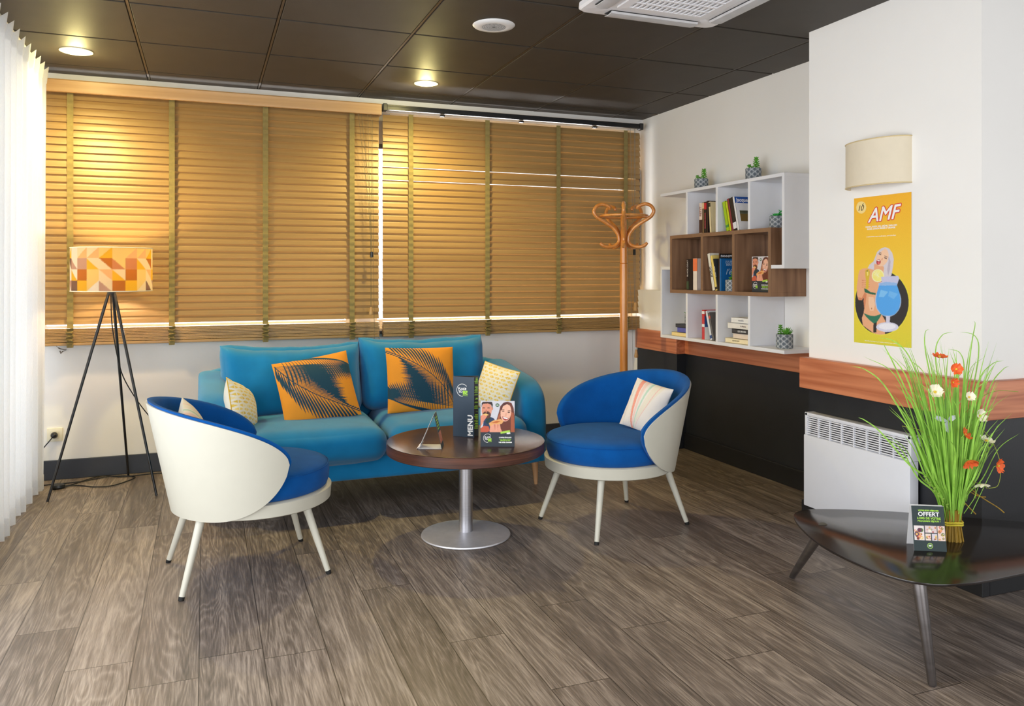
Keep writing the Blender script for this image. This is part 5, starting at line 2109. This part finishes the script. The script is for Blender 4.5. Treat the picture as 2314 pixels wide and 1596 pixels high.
# ------------------------------------------------------------------ wall lamp
t = thing('wall_lamp', 'cream half-round fabric wall lamp above the yellow poster on the white pillar', 'wall lamp', (PX, 2.755, 1.645))
b = MB()
a0, a1 = pi / 2, 3 * pi / 2
b.lathe([(1.0, 0.0), (1.0, 0.205), (0.985, 0.205), (0.985, 0.0), (1.0, 0.0)], 48, a0=a0, a1=a1, sx=0.105, sy=0.175)
b.build('lamp_shade', mat('cream_shade', (226, 214, 190), rough=0.8, var=0.02, bump=0.15, bump_scale=600), t, smooth=50)
b = MB()
b.tube([(0.105 * cos(a), 0.175 * sin(a), 0.002) for a in [a0 + (a1 - a0) * k / 40 for k in range(41)]], 0.0028, 8)
b.build('shade_rim', mat('beige_rim', (216, 196, 150), rough=0.7), t)
b = MB()
b.tube([(0.105 * cos(a), 0.175 * sin(a), 0.203) for a in [a0 + (a1 - a0) * k / 40 for k in range(41)]], 0.0028, 8)
b.build('shade_rim', mat('beige_rim', (216, 196, 150), rough=0.7), t)
b = MB()
b.box((-0.012, 0, 0.09), (0.024, 0.09, 0.09), bev=0.004)
b.lathe([(0, 0.0), (0.016, 0.0), (0.022, 0.03), (0.016, 0.07), (0, 0.075)], 16, (-0.045, 0, 0.09))
b.build('fitting', M_WHITEP, t)

# ------------------------------------------------------------------ poster
YP0, YP1, ZP0, ZP1 = 2.580, 2.905, 0.932, 1.605
PW, PH_ = YP1 - YP0, ZP1 - ZP0
cv = Canvas(220, 456, (250, 190, 50))
gy = cv.Y[:, :, None]
top_, mid_, bot_ = [np.array(lin(c), np.float32) for c in ((252, 186, 44), (250, 208, 62), (226, 216, 60))]
cv.a[:] = np.where(gy > 0.5, mid_ + (top_ - mid_) * (gy - 0.5) * 2, bot_ + (mid_ - bot_) * gy * 2)


def Q(pts):
    out = []
    for x, y in pts:
        u = (x - 135) / 545.0
        yt = 120 - 60 * u
        yb = 1490 + 55 * u
        out.append((u, 1 - (y - yt) / (yb - yt)))
    return out


def E_(cx, cy, rx, ry, c, rot=0.0, a=1.0):
    pts = []
    for i in range(48):
        k = 2 * pi * i / 48
        x, y = rx * cos(k), ry * sin(k)
        pts.append((cx + x * cos(rot) - y * sin(rot), cy + x * sin(rot) + y * cos(rot)))
    cv.poly(Q(pts), c, a)


def Pp(c, *pts, a=1.0):
    cv.poly(Q(pts), c, a)


SK, SKD, SKL = (240, 178, 136), (222, 138, 98), (250, 206, 172)
E_(208, 205, 50, 58, (253, 226, 150))
E_(401, 1112, 262, 314, (240, 230, 70))
E_(401, 1112, 255, 306, (44, 44, 48))
HG = (222, 214, 222)
Pp(HG, (272, 786), (290, 752), (330, 720), (345, 680), (365, 630), (400, 598), (440, 584), (480, 600), (508, 640), (522, 700), (515, 770), (500, 850), (480, 880), (430, 870), (400, 830), (330, 800))
Pp((196, 186, 200), (470, 660), (492, 720), (486, 800), (470, 860), (460, 800), (474, 720))
Pp(SK, (338, 740), (430, 770), (425, 860), (330, 860))
Pp(SK, (178, 850), (190, 806), (230, 785), (290, 788), (330, 800), (400, 850), (410, 950), (370, 1010), (350, 1080), (372, 1150), (408, 1226), (445, 1290), (440, 1416), (385, 1420), (330, 1405), (225, 1330), (215, 1260), (232, 1215), (245, 1130), (238, 1060), (215, 1090), (180, 1085), (165, 1040), (162, 960), (172, 900))
Pp(SKL, (280, 1060), (330, 1060), (345, 1130), (330, 1190), (295, 1190), (280, 1120))
Pp(SKD, (238, 1015), (262, 1030), (252, 1120), (240, 1180), (232, 1100))
Pp(SKD, (176, 1060), (214, 1070), (240, 1020), (236, 1060), (212, 1092), (184, 1088))
E_(312, 1170, 5, 8, (170, 100, 70))
Pp((34, 104, 80), (236, 975), (262, 985), (300, 1012), (352, 1022), (350, 1040), (300, 1032), (244, 1015))
Pp((40, 122, 96), (230, 1213), (300, 1238), (350, 1240), (412, 1216), (385, 1268), (355, 1308), (325, 1308), (290, 1280), (250, 1240))
Pp((44, 44, 48), (330, 1310), (362, 1302), (358, 1398), (327, 1398))
E_(415, 682, 56, 88, SKL, 0.28)
Pp(HG, (372, 640), (392, 605), (440, 590), (430, 606), (398, 628), (380, 668))
Pp((80, 50, 50), (380, 640), (404, 652), (402, 660), (380, 650))
Pp((80, 50, 50), (432, 680), (458, 688), (456, 698), (434, 690))
Pp((110, 80, 80), (384, 628), (408, 640), (406, 645), (384, 634))
Pp((110, 80, 80), (434, 664), (466, 678), (464, 683), (434, 671))
E_(378, 726, 21, 26, (178, 40, 56), 0.2)
E_(378, 712, 14, 6, (250, 246, 244), 0.2)
E_(380, 736, 12, 9, (236, 120, 120), 0.2)
E_(412, 700, 6, 14, SKD, 0.4, 0.6)
Pp(SK, (212, 880), (250, 866), (296, 874), (300, 930), (290, 976), (240, 980), (214, 940))
for k in range(4):
    Pp(SKD, (214, 900 + 21 * k), (290, 896 + 21 * k), (290, 900 + 21 * k), (214, 905 + 21 * k))
Pp((226, 190, 60), (250, 806), (278, 790), (296, 820), (290, 862), (284, 900), (280, 982), (252, 982), (256, 900), (248, 850))
Pp((250, 232, 130), (262, 812), (276, 806), (280, 850), (268, 860))
E_(268, 812, 6, 6, (60, 50, 30))
E_(372, 856, 60, 62, (250, 244, 190))
E_(372, 856, 50, 52, (252, 240, 130))
for k in range(8):
    a = k * pi / 8
    Pp((252, 248, 200), (372 + 48 * cos(a), 856 + 50 * sin(a)), (372 - 48 * cos(a) + 3, 856 - 50 * sin(a)), (372 - 48 * cos(a) - 3, 856 - 50 * sin(a) + 4))
Pp((206, 206, 236), (402, 868), (560, 858), (572, 880), (556, 930), (545, 965), (384, 965), (376, 930), (410, 915))
Pp((150, 190, 240), (384, 930), (450, 915), (552, 925), (548, 960), (386, 962))
E_(467, 1096, 122, 152, (176, 206, 246), 0.0, 0.8)
Pp((86, 172, 246), (384, 950), (552, 950), (574, 1020), (582, 1100), (570, 1170), (530, 1224), (467, 1242), (405, 1224), (366, 1170), (354, 1100), (362, 1020))
Pp((130, 200, 252), (400, 990), (470, 1010), (430, 1060), (380, 1060))
Pp((116, 190, 250), (480, 1000), (560, 1030), (520, 1080), (470, 1050))
Pp((214, 214, 236), (448, 1240), (488, 1240), (484, 1300), (492, 1340), (440, 1340), (450, 1300))
E_(460, 1346, 104, 46, (220, 220, 240))
E_(460, 1340, 80, 30, (244, 244, 252))
t = thing('poster', 'tall yellow cocktail poster of a blonde woman beside a blue drink, on the pillar', 'poster', (PX - 0.002, (YP0 + YP1) / 2, ZP0), (0, 0, -pi / 2))
printed_panel('printed_sheet', PW, PH_, cv, attr_mat('poster_print', rough=0.45, bump=0.0), t, thick=0.0008)


def PQ(x, y, dy=-0.0009):
    (u, v), = Q([(x, y)])
    return upright((u - 0.5) * PW, dy, v * PH_)


bw, br_ = MB(), MB()
M_RED = mat('red_ink', (222, 60, 50), rough=0.5, var=0)
for k in range(12):
    a = 2 * pi * k / 12
    text_bm(br_, 'AMF', 0.088, Matrix.Translation((0.0055 * cos(a), -0.00003 * k, 0.0055 * sin(a))) @ PQ(418, 272, -0.0008) @ Matrix.Rotation(0.05, 4, 'Z'), shear=0.35, depth=0.0)
for k in range(8):
    text_bm(bw, 'AMF', 0.088, Matrix.Translation((0.0014 * cos(k * pi / 4), -0.00003 * k, 0.0014 * sin(k * pi / 4))) @ PQ(418, 272, -0.0014) @ Matrix.Rotation(0.05, 4, 'Z'), shear=0.35, depth=0.0)
text_bm(bw, 'VODKA, RHUM, GIN, ARÔME, TRIPLE SEC', 0.0098, PQ(402, 384), bold=0.0003)
text_bm(bw, 'SUCRE, CITRON PRESSÉ ET ORANGE', 0.0098, PQ(402, 405), bold=0.0003)
text_bm(bw, 'à consommer avec modération, servi très frais', 0.0088, PQ(402, 478))
text_bm(bw, "l'abus d'alcool est dangereux pour la santé, à consommer avec modération", 0.0062, PQ(402, 1490))
br_.build('lettering', M_RED, t, smooth=0, label='red outline of the title')
bw.build('lettering', M_INKW, t, smooth=0)
b = MB()
text_bm(b, '10', 0.036, PQ(200, 214), bold=0.0, shear=0.3)
text_bm(b, '€', 0.015, PQ(224, 180), shear=0.3)
b.build('lettering', mat('pen_ink', (60, 40, 30), rough=0.6), t, smooth=0)

# ------------------------------------------------------------------ wall convector
t = thing('radiator', 'white electric panel radiator with a slotted top grille on the black pillar base', 'radiator', (PX, 2.85, 0.103))
M_RAD = mat('radiator_white', (226, 228, 236), rough=0.4, var=0.008)
YR0, YR1, ZRH = -0.315, 0.325, 0.462
dx = 0.052
b = MB()
gz0, gz1 = 0.352, 0.445
gy0_, gy1_ = YR0 + 0.018, YR1 - 0.018
b.box((-dx / 2 - 0.01, (YR0 + YR1) / 2, gz0 / 2), (dx - 0.02 + 0.018, YR1 - YR0, gz0), bev=0.004)
b.box((-dx + 0.004, (YR0 + YR1) / 2, (gz1 + ZRH) / 2), (0.012, YR1 - YR0, ZRH - gz1), bev=0.003)
b.box((-dx / 2, (YR0 + YR1) / 2, ZRH - 0.006), (dx, YR1 - YR0, 0.010), bev=0.003)
for y in (YR0 + 0.009, YR1 - 0.009):
    b.box((-dx / 2 - 0.001, y, (gz0 + ZRH) / 2), (dx + 0.002, 0.018, ZRH - gz0), bev=0.002)
b.build('casing', M_RAD, t, smooth=30)
b = MB()
nb = 6
for k in range(9):
    z = gz0 + (gz1 - gz0) * (k + 0.5) / 9
    b.box((-dx + 0.004, (gy0_ + gy1_) / 2, z), (0.010, gy1_ - gy0_, 0.0052), rot=Matrix.Rotation(0.3, 3, 'Y'))
for k in range(1, 8):
    y = gy0_ + (gy1_ - gy0_) * k / 8
    b.box((-dx + 0.002, y, (gz0 + gz1) / 2), (0.010, 0.007, gz1 - gz0))
b.build('grille', M_RAD, t, smooth=0)
b = MB()
b.box((-dx + 0.020, (YR0 + YR1) / 2, (gz0 + gz1) / 2), (0.002, YR1 - YR0 - 0.02, gz1 - gz0))
b.build('inner_baffle', mat('baffle_grey', (84, 84, 88), rough=0.7), t, smooth=0)
t = thing('wall_bracket', 'small grey metal bracket on the black pillar wall behind the grass bundle', 'bracket', (PX, 2.345, 0.27))
b = MB()
b.box((-0.008, 0, 0), (0.016, 0.045, 0.016), bev=0.002)
b.lathe([(0, -0.0165), (0.003, -0.0165), (0.003, -0.012)], 8, (0, 0, 0))
b.build('plate', mat('bracket_grey', (96, 98, 106), rough=0.5, metal=0.4), t, smooth=30)

# ------------------------------------------------------------------ black pebble-shaped coffee table
H_T = 0.31
P = [(2.137, 2.497), (2.174, 2.529), (2.221, 2.545), (2.290, 2.536), (2.417, 2.478), (2.593, 2.367), (2.742, 2.245), (2.90, 2.125), (3.00, 2.06), (3.08, 1.985), (3.11, 1.90), (3.07, 1.83), (2.97, 1.79), (2.80, 1.775), (2.62, 1.765), (2.42, 1.760), (2.241, 1.757), (2.142, 1.767), (2.064, 1.794), (2.010, 1.850), (1.985, 1.93), (1.979, 2.01), (1.981, 2.086), (1.993, 2.172), (2.014, 2.251), (2.043, 2.327), (2.079, 2.404), (2.112, 2.462)]
TCX, TCY = 2.50, 2.05
t = thing('coffee_table', 'low black pebble-shaped coffee table on splayed tapering metal legs beside the pillar', 'table', (TCX, TCY, 0))
pl_ = []
n = len(P)
for i in range(n):
    for k in range(4):
        s = k / 4
        a, b_, c, d = P[i - 1], P[i], P[(i + 1) % n], P[(i + 2) % n]
        pl_.append(tuple(0.5 * ((2 * b_[q]) + (c[q] - a[q]) * s + (2 * a[q] - 5 * b_[q] + 4 * c[q] - d[q]) * s * s + (3 * b_[q] - a[q] - 3 * c[q] + d[q]) * s ** 3) - (TCX, TCY)[q] for q in (0, 1)))
b = MB()
b.prism(pl_, H_T - 0.008, H_T, 'z', bev=0.0015)
b.build('table_top', mat('black_lacquer', (34, 28, 26), rough=0.16, var=0.25, scale=3, spec=0.6, bump=0.02, bump_scale=40), t, smooth=30)
M_LEG = mat('gunmetal', (128, 124, 124), rough=0.33, metal=0.9, var=0.15, scale=(8, 8, 40))
for (tx, ty), (fx, fy) in (((2.075, 1.86), (2.062, 1.798)), ((2.160, 2.36), (2.259, 2.649)), ((3.00, 1.93), (3.10, 1.88))):
    b = MB()
    b.tube([(fx - TCX, fy - TCY, 0.0), (fx - TCX, fy - TCY, 0.003), (tx - TCX, ty - TCY, H_T - 0.008)], [0.0095, 0.0125, 0.021], 24)
    b.build('leg', M_LEG, t, smooth=50)

# breakfast tent card
tx0, ty0, tx1, ty1 = 2.255, 2.041, 2.340, 1.981
ang = atan2(ty1 - ty0, tx1 - tx0) + 0.12
t = thing('tent_card', 'dark green breakfast tent card reading OFFERT standing on the black coffee table', 'card', ((tx0 + tx1) / 2, (ty0 + ty1) / 2, H_T), (0, 0, ang))
cv = Canvas(130, 180, (34, 52, 54))
rr = random.Random(11)


def food(x0, x1, y0, y1, bgc, blobs):
    cv.poly([(x0, y0), (x1, y0), (x1, y1), (x0, y1)], bgc)
    for k in range(blobs):
        c = rr.choice([(226, 160, 90), (196, 70, 60), (240, 210, 130), (96, 60, 90), (150, 80, 50), (250, 240, 230), (236, 140, 110), (90, 120, 60)])
        r = rr.uniform(0.1, 0.24) * min(x1 - x0, (y1 - y0) * 1.4)
        cx, cy = rr.uniform(x0 + r, x1 - r), rr.uniform(y0 + r * .7, y1 - r * .7)
        cv.ell(cx, cy, r, r * 0.7, c)
        cv.ell(cx, cy, r * 0.5, r * 0.35, rr.choice([(250, 236, 210), (120, 50, 50), (240, 190, 110)]))


food(0.035, 0.345, 0.235, 0.555, (240, 228, 226), 14)
food(0.375, 0.735, 0.405, 0.560, (226, 206, 206), 8)
food(0.375, 0.550, 0.235, 0.385, (240, 220, 206), 6)
food(0.575, 0.735, 0.235, 0.385, (224, 214, 224), 6)
food(0.765, 0.985, 0.235, 0.560, (242, 216, 204), 10)
cv.ell(0.5, 0.115, 0.085, 0.062, (186, 226, 110))
cv.ell(0.5, 0.115, 0.070, 0.050, (46, 84, 56))
cv.ell(0.5, 0.120, 0.050, 0.018, (236, 244, 230))
tilt = radians(11)
Wc, Hc = 0.105, 0.148
Mt = Matrix.Rotation(-tilt, 4, 'X')
fp = printed_panel('front_panel', Wc, Hc, cv, attr_mat('matt_print', rough=0.6, bump=0.0), t, thick=0.0008, M=Mt)
bg2, bw2 = MB(), MB()
text_bm(bg2, 'VOTRE PETIT DÉJEUNER', 0.0062, Mt @ upright(0.002, -0.0008, Hc * 0.895), bold=0.0003)
text_bm(bw2, 'OFFERT', 0.0192, Mt @ upright(0.002, -0.0008, Hc * 0.812), bold=0.0004, spacing=1.04)
text_bm(bg2, 'LORS DE VOTRE', 0.0100, Mt @ upright(0.002, -0.0008, Hc * 0.722), bold=0.0003, spacing=1.05)
text_bm(bg2, 'PROCHAIN SÉJOUR ?', 0.0076, Mt @ upright(0.002, -0.0008, Hc * 0.660), bold=0.0002, spacing=1.05)
bg2.build('lettering', M_INKG, fp, smooth=0)
bw2.build('lettering', M_INKW, fp, smooth=0)
b = MB()
top = Mt @ Vector((0, 0, Hc))
b.box((0, top.y + 0.0285, top.z / 2), (Wc, 0.0008, top.z + 0.003), rot=Matrix.Rotation(tilt, 3, 'X'))
b.box((0, top.y * 1.0 + 0.0005, top.z), (Wc, 0.0015, 0.001))
b.build('rear_panel', M_CARDW, t, smooth=0)

# ------------------------------------------------------------------ bundle of grass and silk flowers
GX, GY = 2.470, 2.075
t = thing('grass_bundle', 'tied bundle of green artificial grass with orange and white flowers on the black table', 'artificial plant', (GX, GY, H_T), (0, 0, -0.368))
rg = random.Random(21)
M_GRASS = mat('grass_green', (148, 200, 76), rough=0.55, var=0.25, scale=(90, 90, 4))
M_STRAW = mat('stem_straw', (150, 118, 30), rough=0.6, var=0.35, scale=(120, 120, 6))


def ribbon(b, pts, w, nrm):
    pts = [Vector(p) for p in pts]
    n = len(pts)
    L_, R2 = [], []
    nrm = Vector(nrm)
    for i, p in enumerate(pts):
        tg = (pts[min(i + 1, n - 1)] - pts[max(i - 1, 0)]).normalized()
        sd = tg.cross(nrm)
        if sd.length < 1e-4:
            sd = Vector((1, 0, 0))
        sd.normalize()
        q = i / (n - 1)
        ww = w * (1 - q ** 3) * (0.75 + 0.5 * min(1, q * 3)) / 1.25
        f = nrm.normalized() * ww * 0.25
        L_.append((b.bm.verts.new(p + sd * ww), b.bm.verts.new(p + f), b.bm.verts.new(p - sd * ww)))
    for A, B in zip(L_[:-1], L_[1:]):
        b.bm.faces.new((A[0], A[1], B[1], B[0]))
        b.bm.faces.new((A[1], A[2], B[2], B[1]))


b = MB()
bs = MB()
for k in range(185):
    a = rg.uniform(0, 2 * pi)
    r0 = 0.033 * sqrt(rg.random())
    x0, y0 = r0 * cos(a), r0 * sin(a)
    q = rg.random()
    hgt = 0.36 + 0.36 * q
    # fans out, more towards the side facing the window
    out = (x0 / 0.033) * 0.13 + rg.gauss(0, 0.025) - 0.035 * q
    outy = (y0 / 0.033) * 0.09 + rg.gauss(0, 0.02)
    droop = rg.uniform(0, 1) ** 3 * 0.10
    xf, xm = x0 * 1.25, x0 * 0.85
    P_ = [(xm, y0 * 0.85, 0.062), (x0 * 1.2 + out * 0.10, y0 * 1.2 + outy * 0.1, 0.16), (x0 * 1.6 + out * 0.38, y0 * 1.5 + outy * 0.4, hgt * 0.55), (x0 * 1.8 + out * 0.72, y0 * 1.8 + outy * 0.72, hgt * 0.82), (x0 * 2 + out * 1.1 + math.copysign(droop * 0.4, out), y0 * 2 + outy, hgt * (1.0 - droop))]
    ribbon(b, cr_spline(P_, 5), rg.uniform(0.0022, 0.0042), (rg.gauss(0, .6), -1, 0))
for dx_, hz, tip in ((-0.29, 0.42, -0.02), (-0.27, 0.60, -0.05), (-0.23, 0.68, 0.0), (-0.16, 0.70, -0.06), (0.09, 0.76, 0.0), (0.12, 0.62, 0.05), (0.06, 0.66, -0.04), (-0.10, 0.73, 0.02), (-0.06, 0.72, 0.05), (0.17, 0.60, 0.03), (0.12, 0.72, -0.05)):
    P_ = [(dx_ * 0.08, 0, 0.07), (dx_ * 0.2, 0.01, 0.2), (dx_ * 0.5, 0.0, hz * 0.62), (dx_ * 0.85, 0.01, hz * 0.9), (dx_ + tip * 0.6, 0.01, hz), (dx_ + tip * 1.6, 0.02, hz * 1.02)]
    ribbon(b, cr_spline(P_, 6), 0.0034, (0.2, -1, 0))
b.build('grass_blades', M_GRASS, t, smooth=60, fix=False)
for k in range(80):
    a = 2.4 * k
    r0 = 0.030 * sqrt((k + 1) / 80)
    r1 = r0 * 1.3
    bs.tube([(r1 * cos(a), r1 * sin(a), 0.0), (r0 * cos(a), r0 * sin(a), 0.055), (r0 * cos(a) * 1.1, r0 * sin(a) * 1.1, 0.11)], 0.0034, 6)
bs.build('stems', M_STRAW, t, smooth=60)
b = MB()
for z in (0.058, 0.066):
    b.tube([((0.0345 + 0.0012 * sin(a * 20)) * cos(a), (0.0345 + 0.0012 * sin(a * 20)) * sin(a), z + 0.002 * sin(a * 3)) for a in [2 * pi * k / 60 for k in range(60)]], 0.0036, 8, closed=True)
b.build('twine', mat('yellow_twine', (214, 196, 60), rough=0.8), t, smooth=60)
# thin tendrils and sprigs
b = MB()
for pts in ([(0.02, 0, 0.3), (0.06, -0.02, 0.40), (0.12, -0.02, 0.37), (0.16, -0.02, 0.28), (0.155, -0.02, 0.20), (0.12, -0.02, 0.185)],
            [(0.03, 0, 0.22), (0.08, -0.02, 0.205), (0.105, -0.02, 0.195), (0.115, -0.02, 0.185)],
            [(0.02, 0, 0.20), (0.05, -0.02, 0.24), (0.07, -0.02, 0.20), (0.075, -0.02, 0.15)],
            [(0.03, 0, 0.44), (0.05, -0.02, 0.38), (0.09, -0.02, 0.35), (0.14, -0.02, 0.34)],
            [(-0.02, 0, 0.3), (-0.10, 0.0, 0.38), (-0.17, 0.01, 0.40)],
            [(0.05, 0, 0.45), (0.10, 0.0, 0.50), (0.17, 0.01, 0.525), (0.25, 0.02, 0.52)]):
    b.tube(cr_spline(pts, 6), 0.0012, 6)
b.build('tendrils', mat('tendril_green', (150, 160, 60), rough=0.6), t)
b = MB()
for pts in ([(0.03, 0, 0.215), (0.08, -0.02, 0.165), (0.15, -0.02, 0.12), (0.175, -0.02, 0.10)], [(0.03, -0.01, 0.145), (0.05, -0.02, 0.12), (0.075, -0.02, 0.095)], [(0.03, 0, 0.19), (0.08, -0.02, 0.16), (0.11, -0.02, 0.155)]):
    b.tube(cr_spline(pts, 5), [0.0022] * 14 + [0.001] * 50 if False else 0.0020, 6)
b.build('straw', M_STRAW, t)
b = MB()
for x0, z0, x1, z1, nl in ((0.02, 0.26, 0.055, 0.475, 22), (0.045, 0.24, 0.125, 0.345, 14), (-0.03, 0.12, -0.12, 0.235, 12), (0.02, 0.12, 0.03, 0.24, 12)):
    b.tube([(x0, -0.03, z0), ((x0 + x1) / 2 + 0.004, -0.035, (z0 + z1) / 2), (x1, -0.04, z1)], 0.0011, 6)
    for q in range(nl):
        s = q / nl
        px_, pz_ = x0 + (x1 - x0) * s, z0 + (z1 - z0) * s
        sg = 1 if q % 2 else -1
        leaf(b, (px_, -0.035, pz_), (sg * 0.8, -0.3, 0.7), 0.011, 0.0038, th=0.2, up=Vector((0, 1, 0.2)))
b.build('leaf_sprigs', mat('sprig_green', (130, 168, 60), rough=0.6), t, smooth=60)

M_OR = mat('orange_petal', (238, 104, 44), rough=0.6, var=0.18, scale=120)
M_CRM = mat('cream_petal', (240, 236, 214), rough=0.6, var=0.06, scale=120)
M_YEL = mat('yellow_centre', (226, 196, 60), rough=0.7, var=0.2, scale=200)


def flower(x, y, z, nrm, r, m, cup=0.5, petals=5, seed=0):
    rr = random.Random(seed)
    n = Vector(nrm).normalized()
    up = Vector((0, 0, 1)) if abs(n.z) < 0.8 else Vector((1, 0, 0))
    s1 = n.cross(up).normalized()
    s2 = n.cross(s1)
    c = Vector((x, y, z))
    b = MB()
    for k in range(petals):
        a = 2 * pi * k / petals + rr.random() * 0.3
        d = s1 * cos(a) + s2 * sin(a)
        sd = n.cross(d)

        def fn(u, v, d=d, sd=sd, a=a):
            w = (0.25 + 1.0 * sin(pi * min(1, v * 0.62 + 0.12))) * 0.62
            rad = v * r * (1 + 0.06 * sin(5 * u + a))
            return c + d * rad + sd * ((u - 0.5) * 2 * w * r * 0.85 * v ** 0.6) + n * (cup * r * v * v + 0.10 * r * sin(u * 9 + a * 3) * v + 0.12 * r * (2 * u - 1) ** 2 * v)
        b.grid(fn, 7, 6)
    o = b.build('flower', m, t, smooth=80, fix=False)
    b = MB()
    b.lathe([(0, 0.0), (0.22 * r, 0.02 * r), (0.18 * r, 0.22 * r), (0, 0.28 * r)], 10)
    ce = b.build('flower_centre', M_YEL, o)
    ce.matrix_local = Matrix.Translation(c) @ n.to_track_quat('Z', 'Y').to_matrix().to_4x4()
    b = MB()
    b.tube([c - n * 0.001, c - n * 0.012 + Vector((0, 0, -0.006)), Vector((x * 0.8, y * 0.7, z - 0.06)), Vector((x * 0.45, y * 0.4, max(0.1, z - 0.22)))], 0.0011, 6)
    b.build('flower_stem', M_GRASS, o)


K = 0.00156
def off(u, v):
    return (u - 2150) * K, (1222 - v) * K


for i, (u, v, nr, r, m, cup) in enumerate((
        (2103, 804, (0.0, -0.25, 1), 0.023, M_OR, 0.25), (2136, 830, (-0.2, -1, 0.2), 0.019, M_OR, 0.5), (2124, 858, (0.2, -1, 0.0), 0.016, M_OR, 0.7),
        (2152, 974, (0.7, -0.7, 0.6), 0.021, M_OR, 0.5), (2157, 1030, (0.1, -0.7, -0.8), 0.024, M_OR, 0.7), (2223, 1042, (0.6, -1, 0.05), 0.023, M_OR, 0.45),
        (2093, 882, (-0.2, -0.9, 0.5), 0.023, M_CRM, 0.55), (2157, 890, (0.0, -1, 0.4), 0.016, M_CRM, 0.8), (2184, 932, (0.3, -1, 0.3), 0.021, M_CRM, 0.5),
        (2207, 991, (0.2, -0.35, 1), 0.024, M_CRM, 0.3), (2191, 1084, (0.1, -0.3, -1), 0.026, M_CRM, 0.35))):
    x, z = off(u, v)
    flower(x, -0.058 - 0.012 * (i % 3) - (0.02 if i in (3, 4, 7) else 0), z, nr, r, m, cup, seed=i)
# small white butterfly clipped to the blades
x, z = off(2118, 944)
b = MB()
for pts in ([(0, 0), (-0.018, 0.012), (-0.038, 0.016), (-0.040, 0.006), (-0.026, -0.004), (-0.006, -0.006)], [(0, 0.002), (0.010, 0.016), (0.032, 0.016), (0.034, 0.004), (0.016, -0.004)],
            [(0, 0), (-0.010, -0.012), (-0.006, -0.036), (0.006, -0.046), (0.014, -0.036), (0.010, -0.010)]):
    vs = [b.bm.verts.new((x + px_, -0.065 + (0.008 if abs(px_) > 0.02 else 0), z + pz_)) for px_, pz_ in pts]
    b.bm.faces.new(vs)
bmesh.ops.solidify(b.bm, geom=b.bm.faces[:], thickness=0.0006)
b.build('butterfly', mat('pale_wing', (226, 230, 244), rough=0.5, var=0.08, scale=200), t, smooth=0, label='white butterfly')
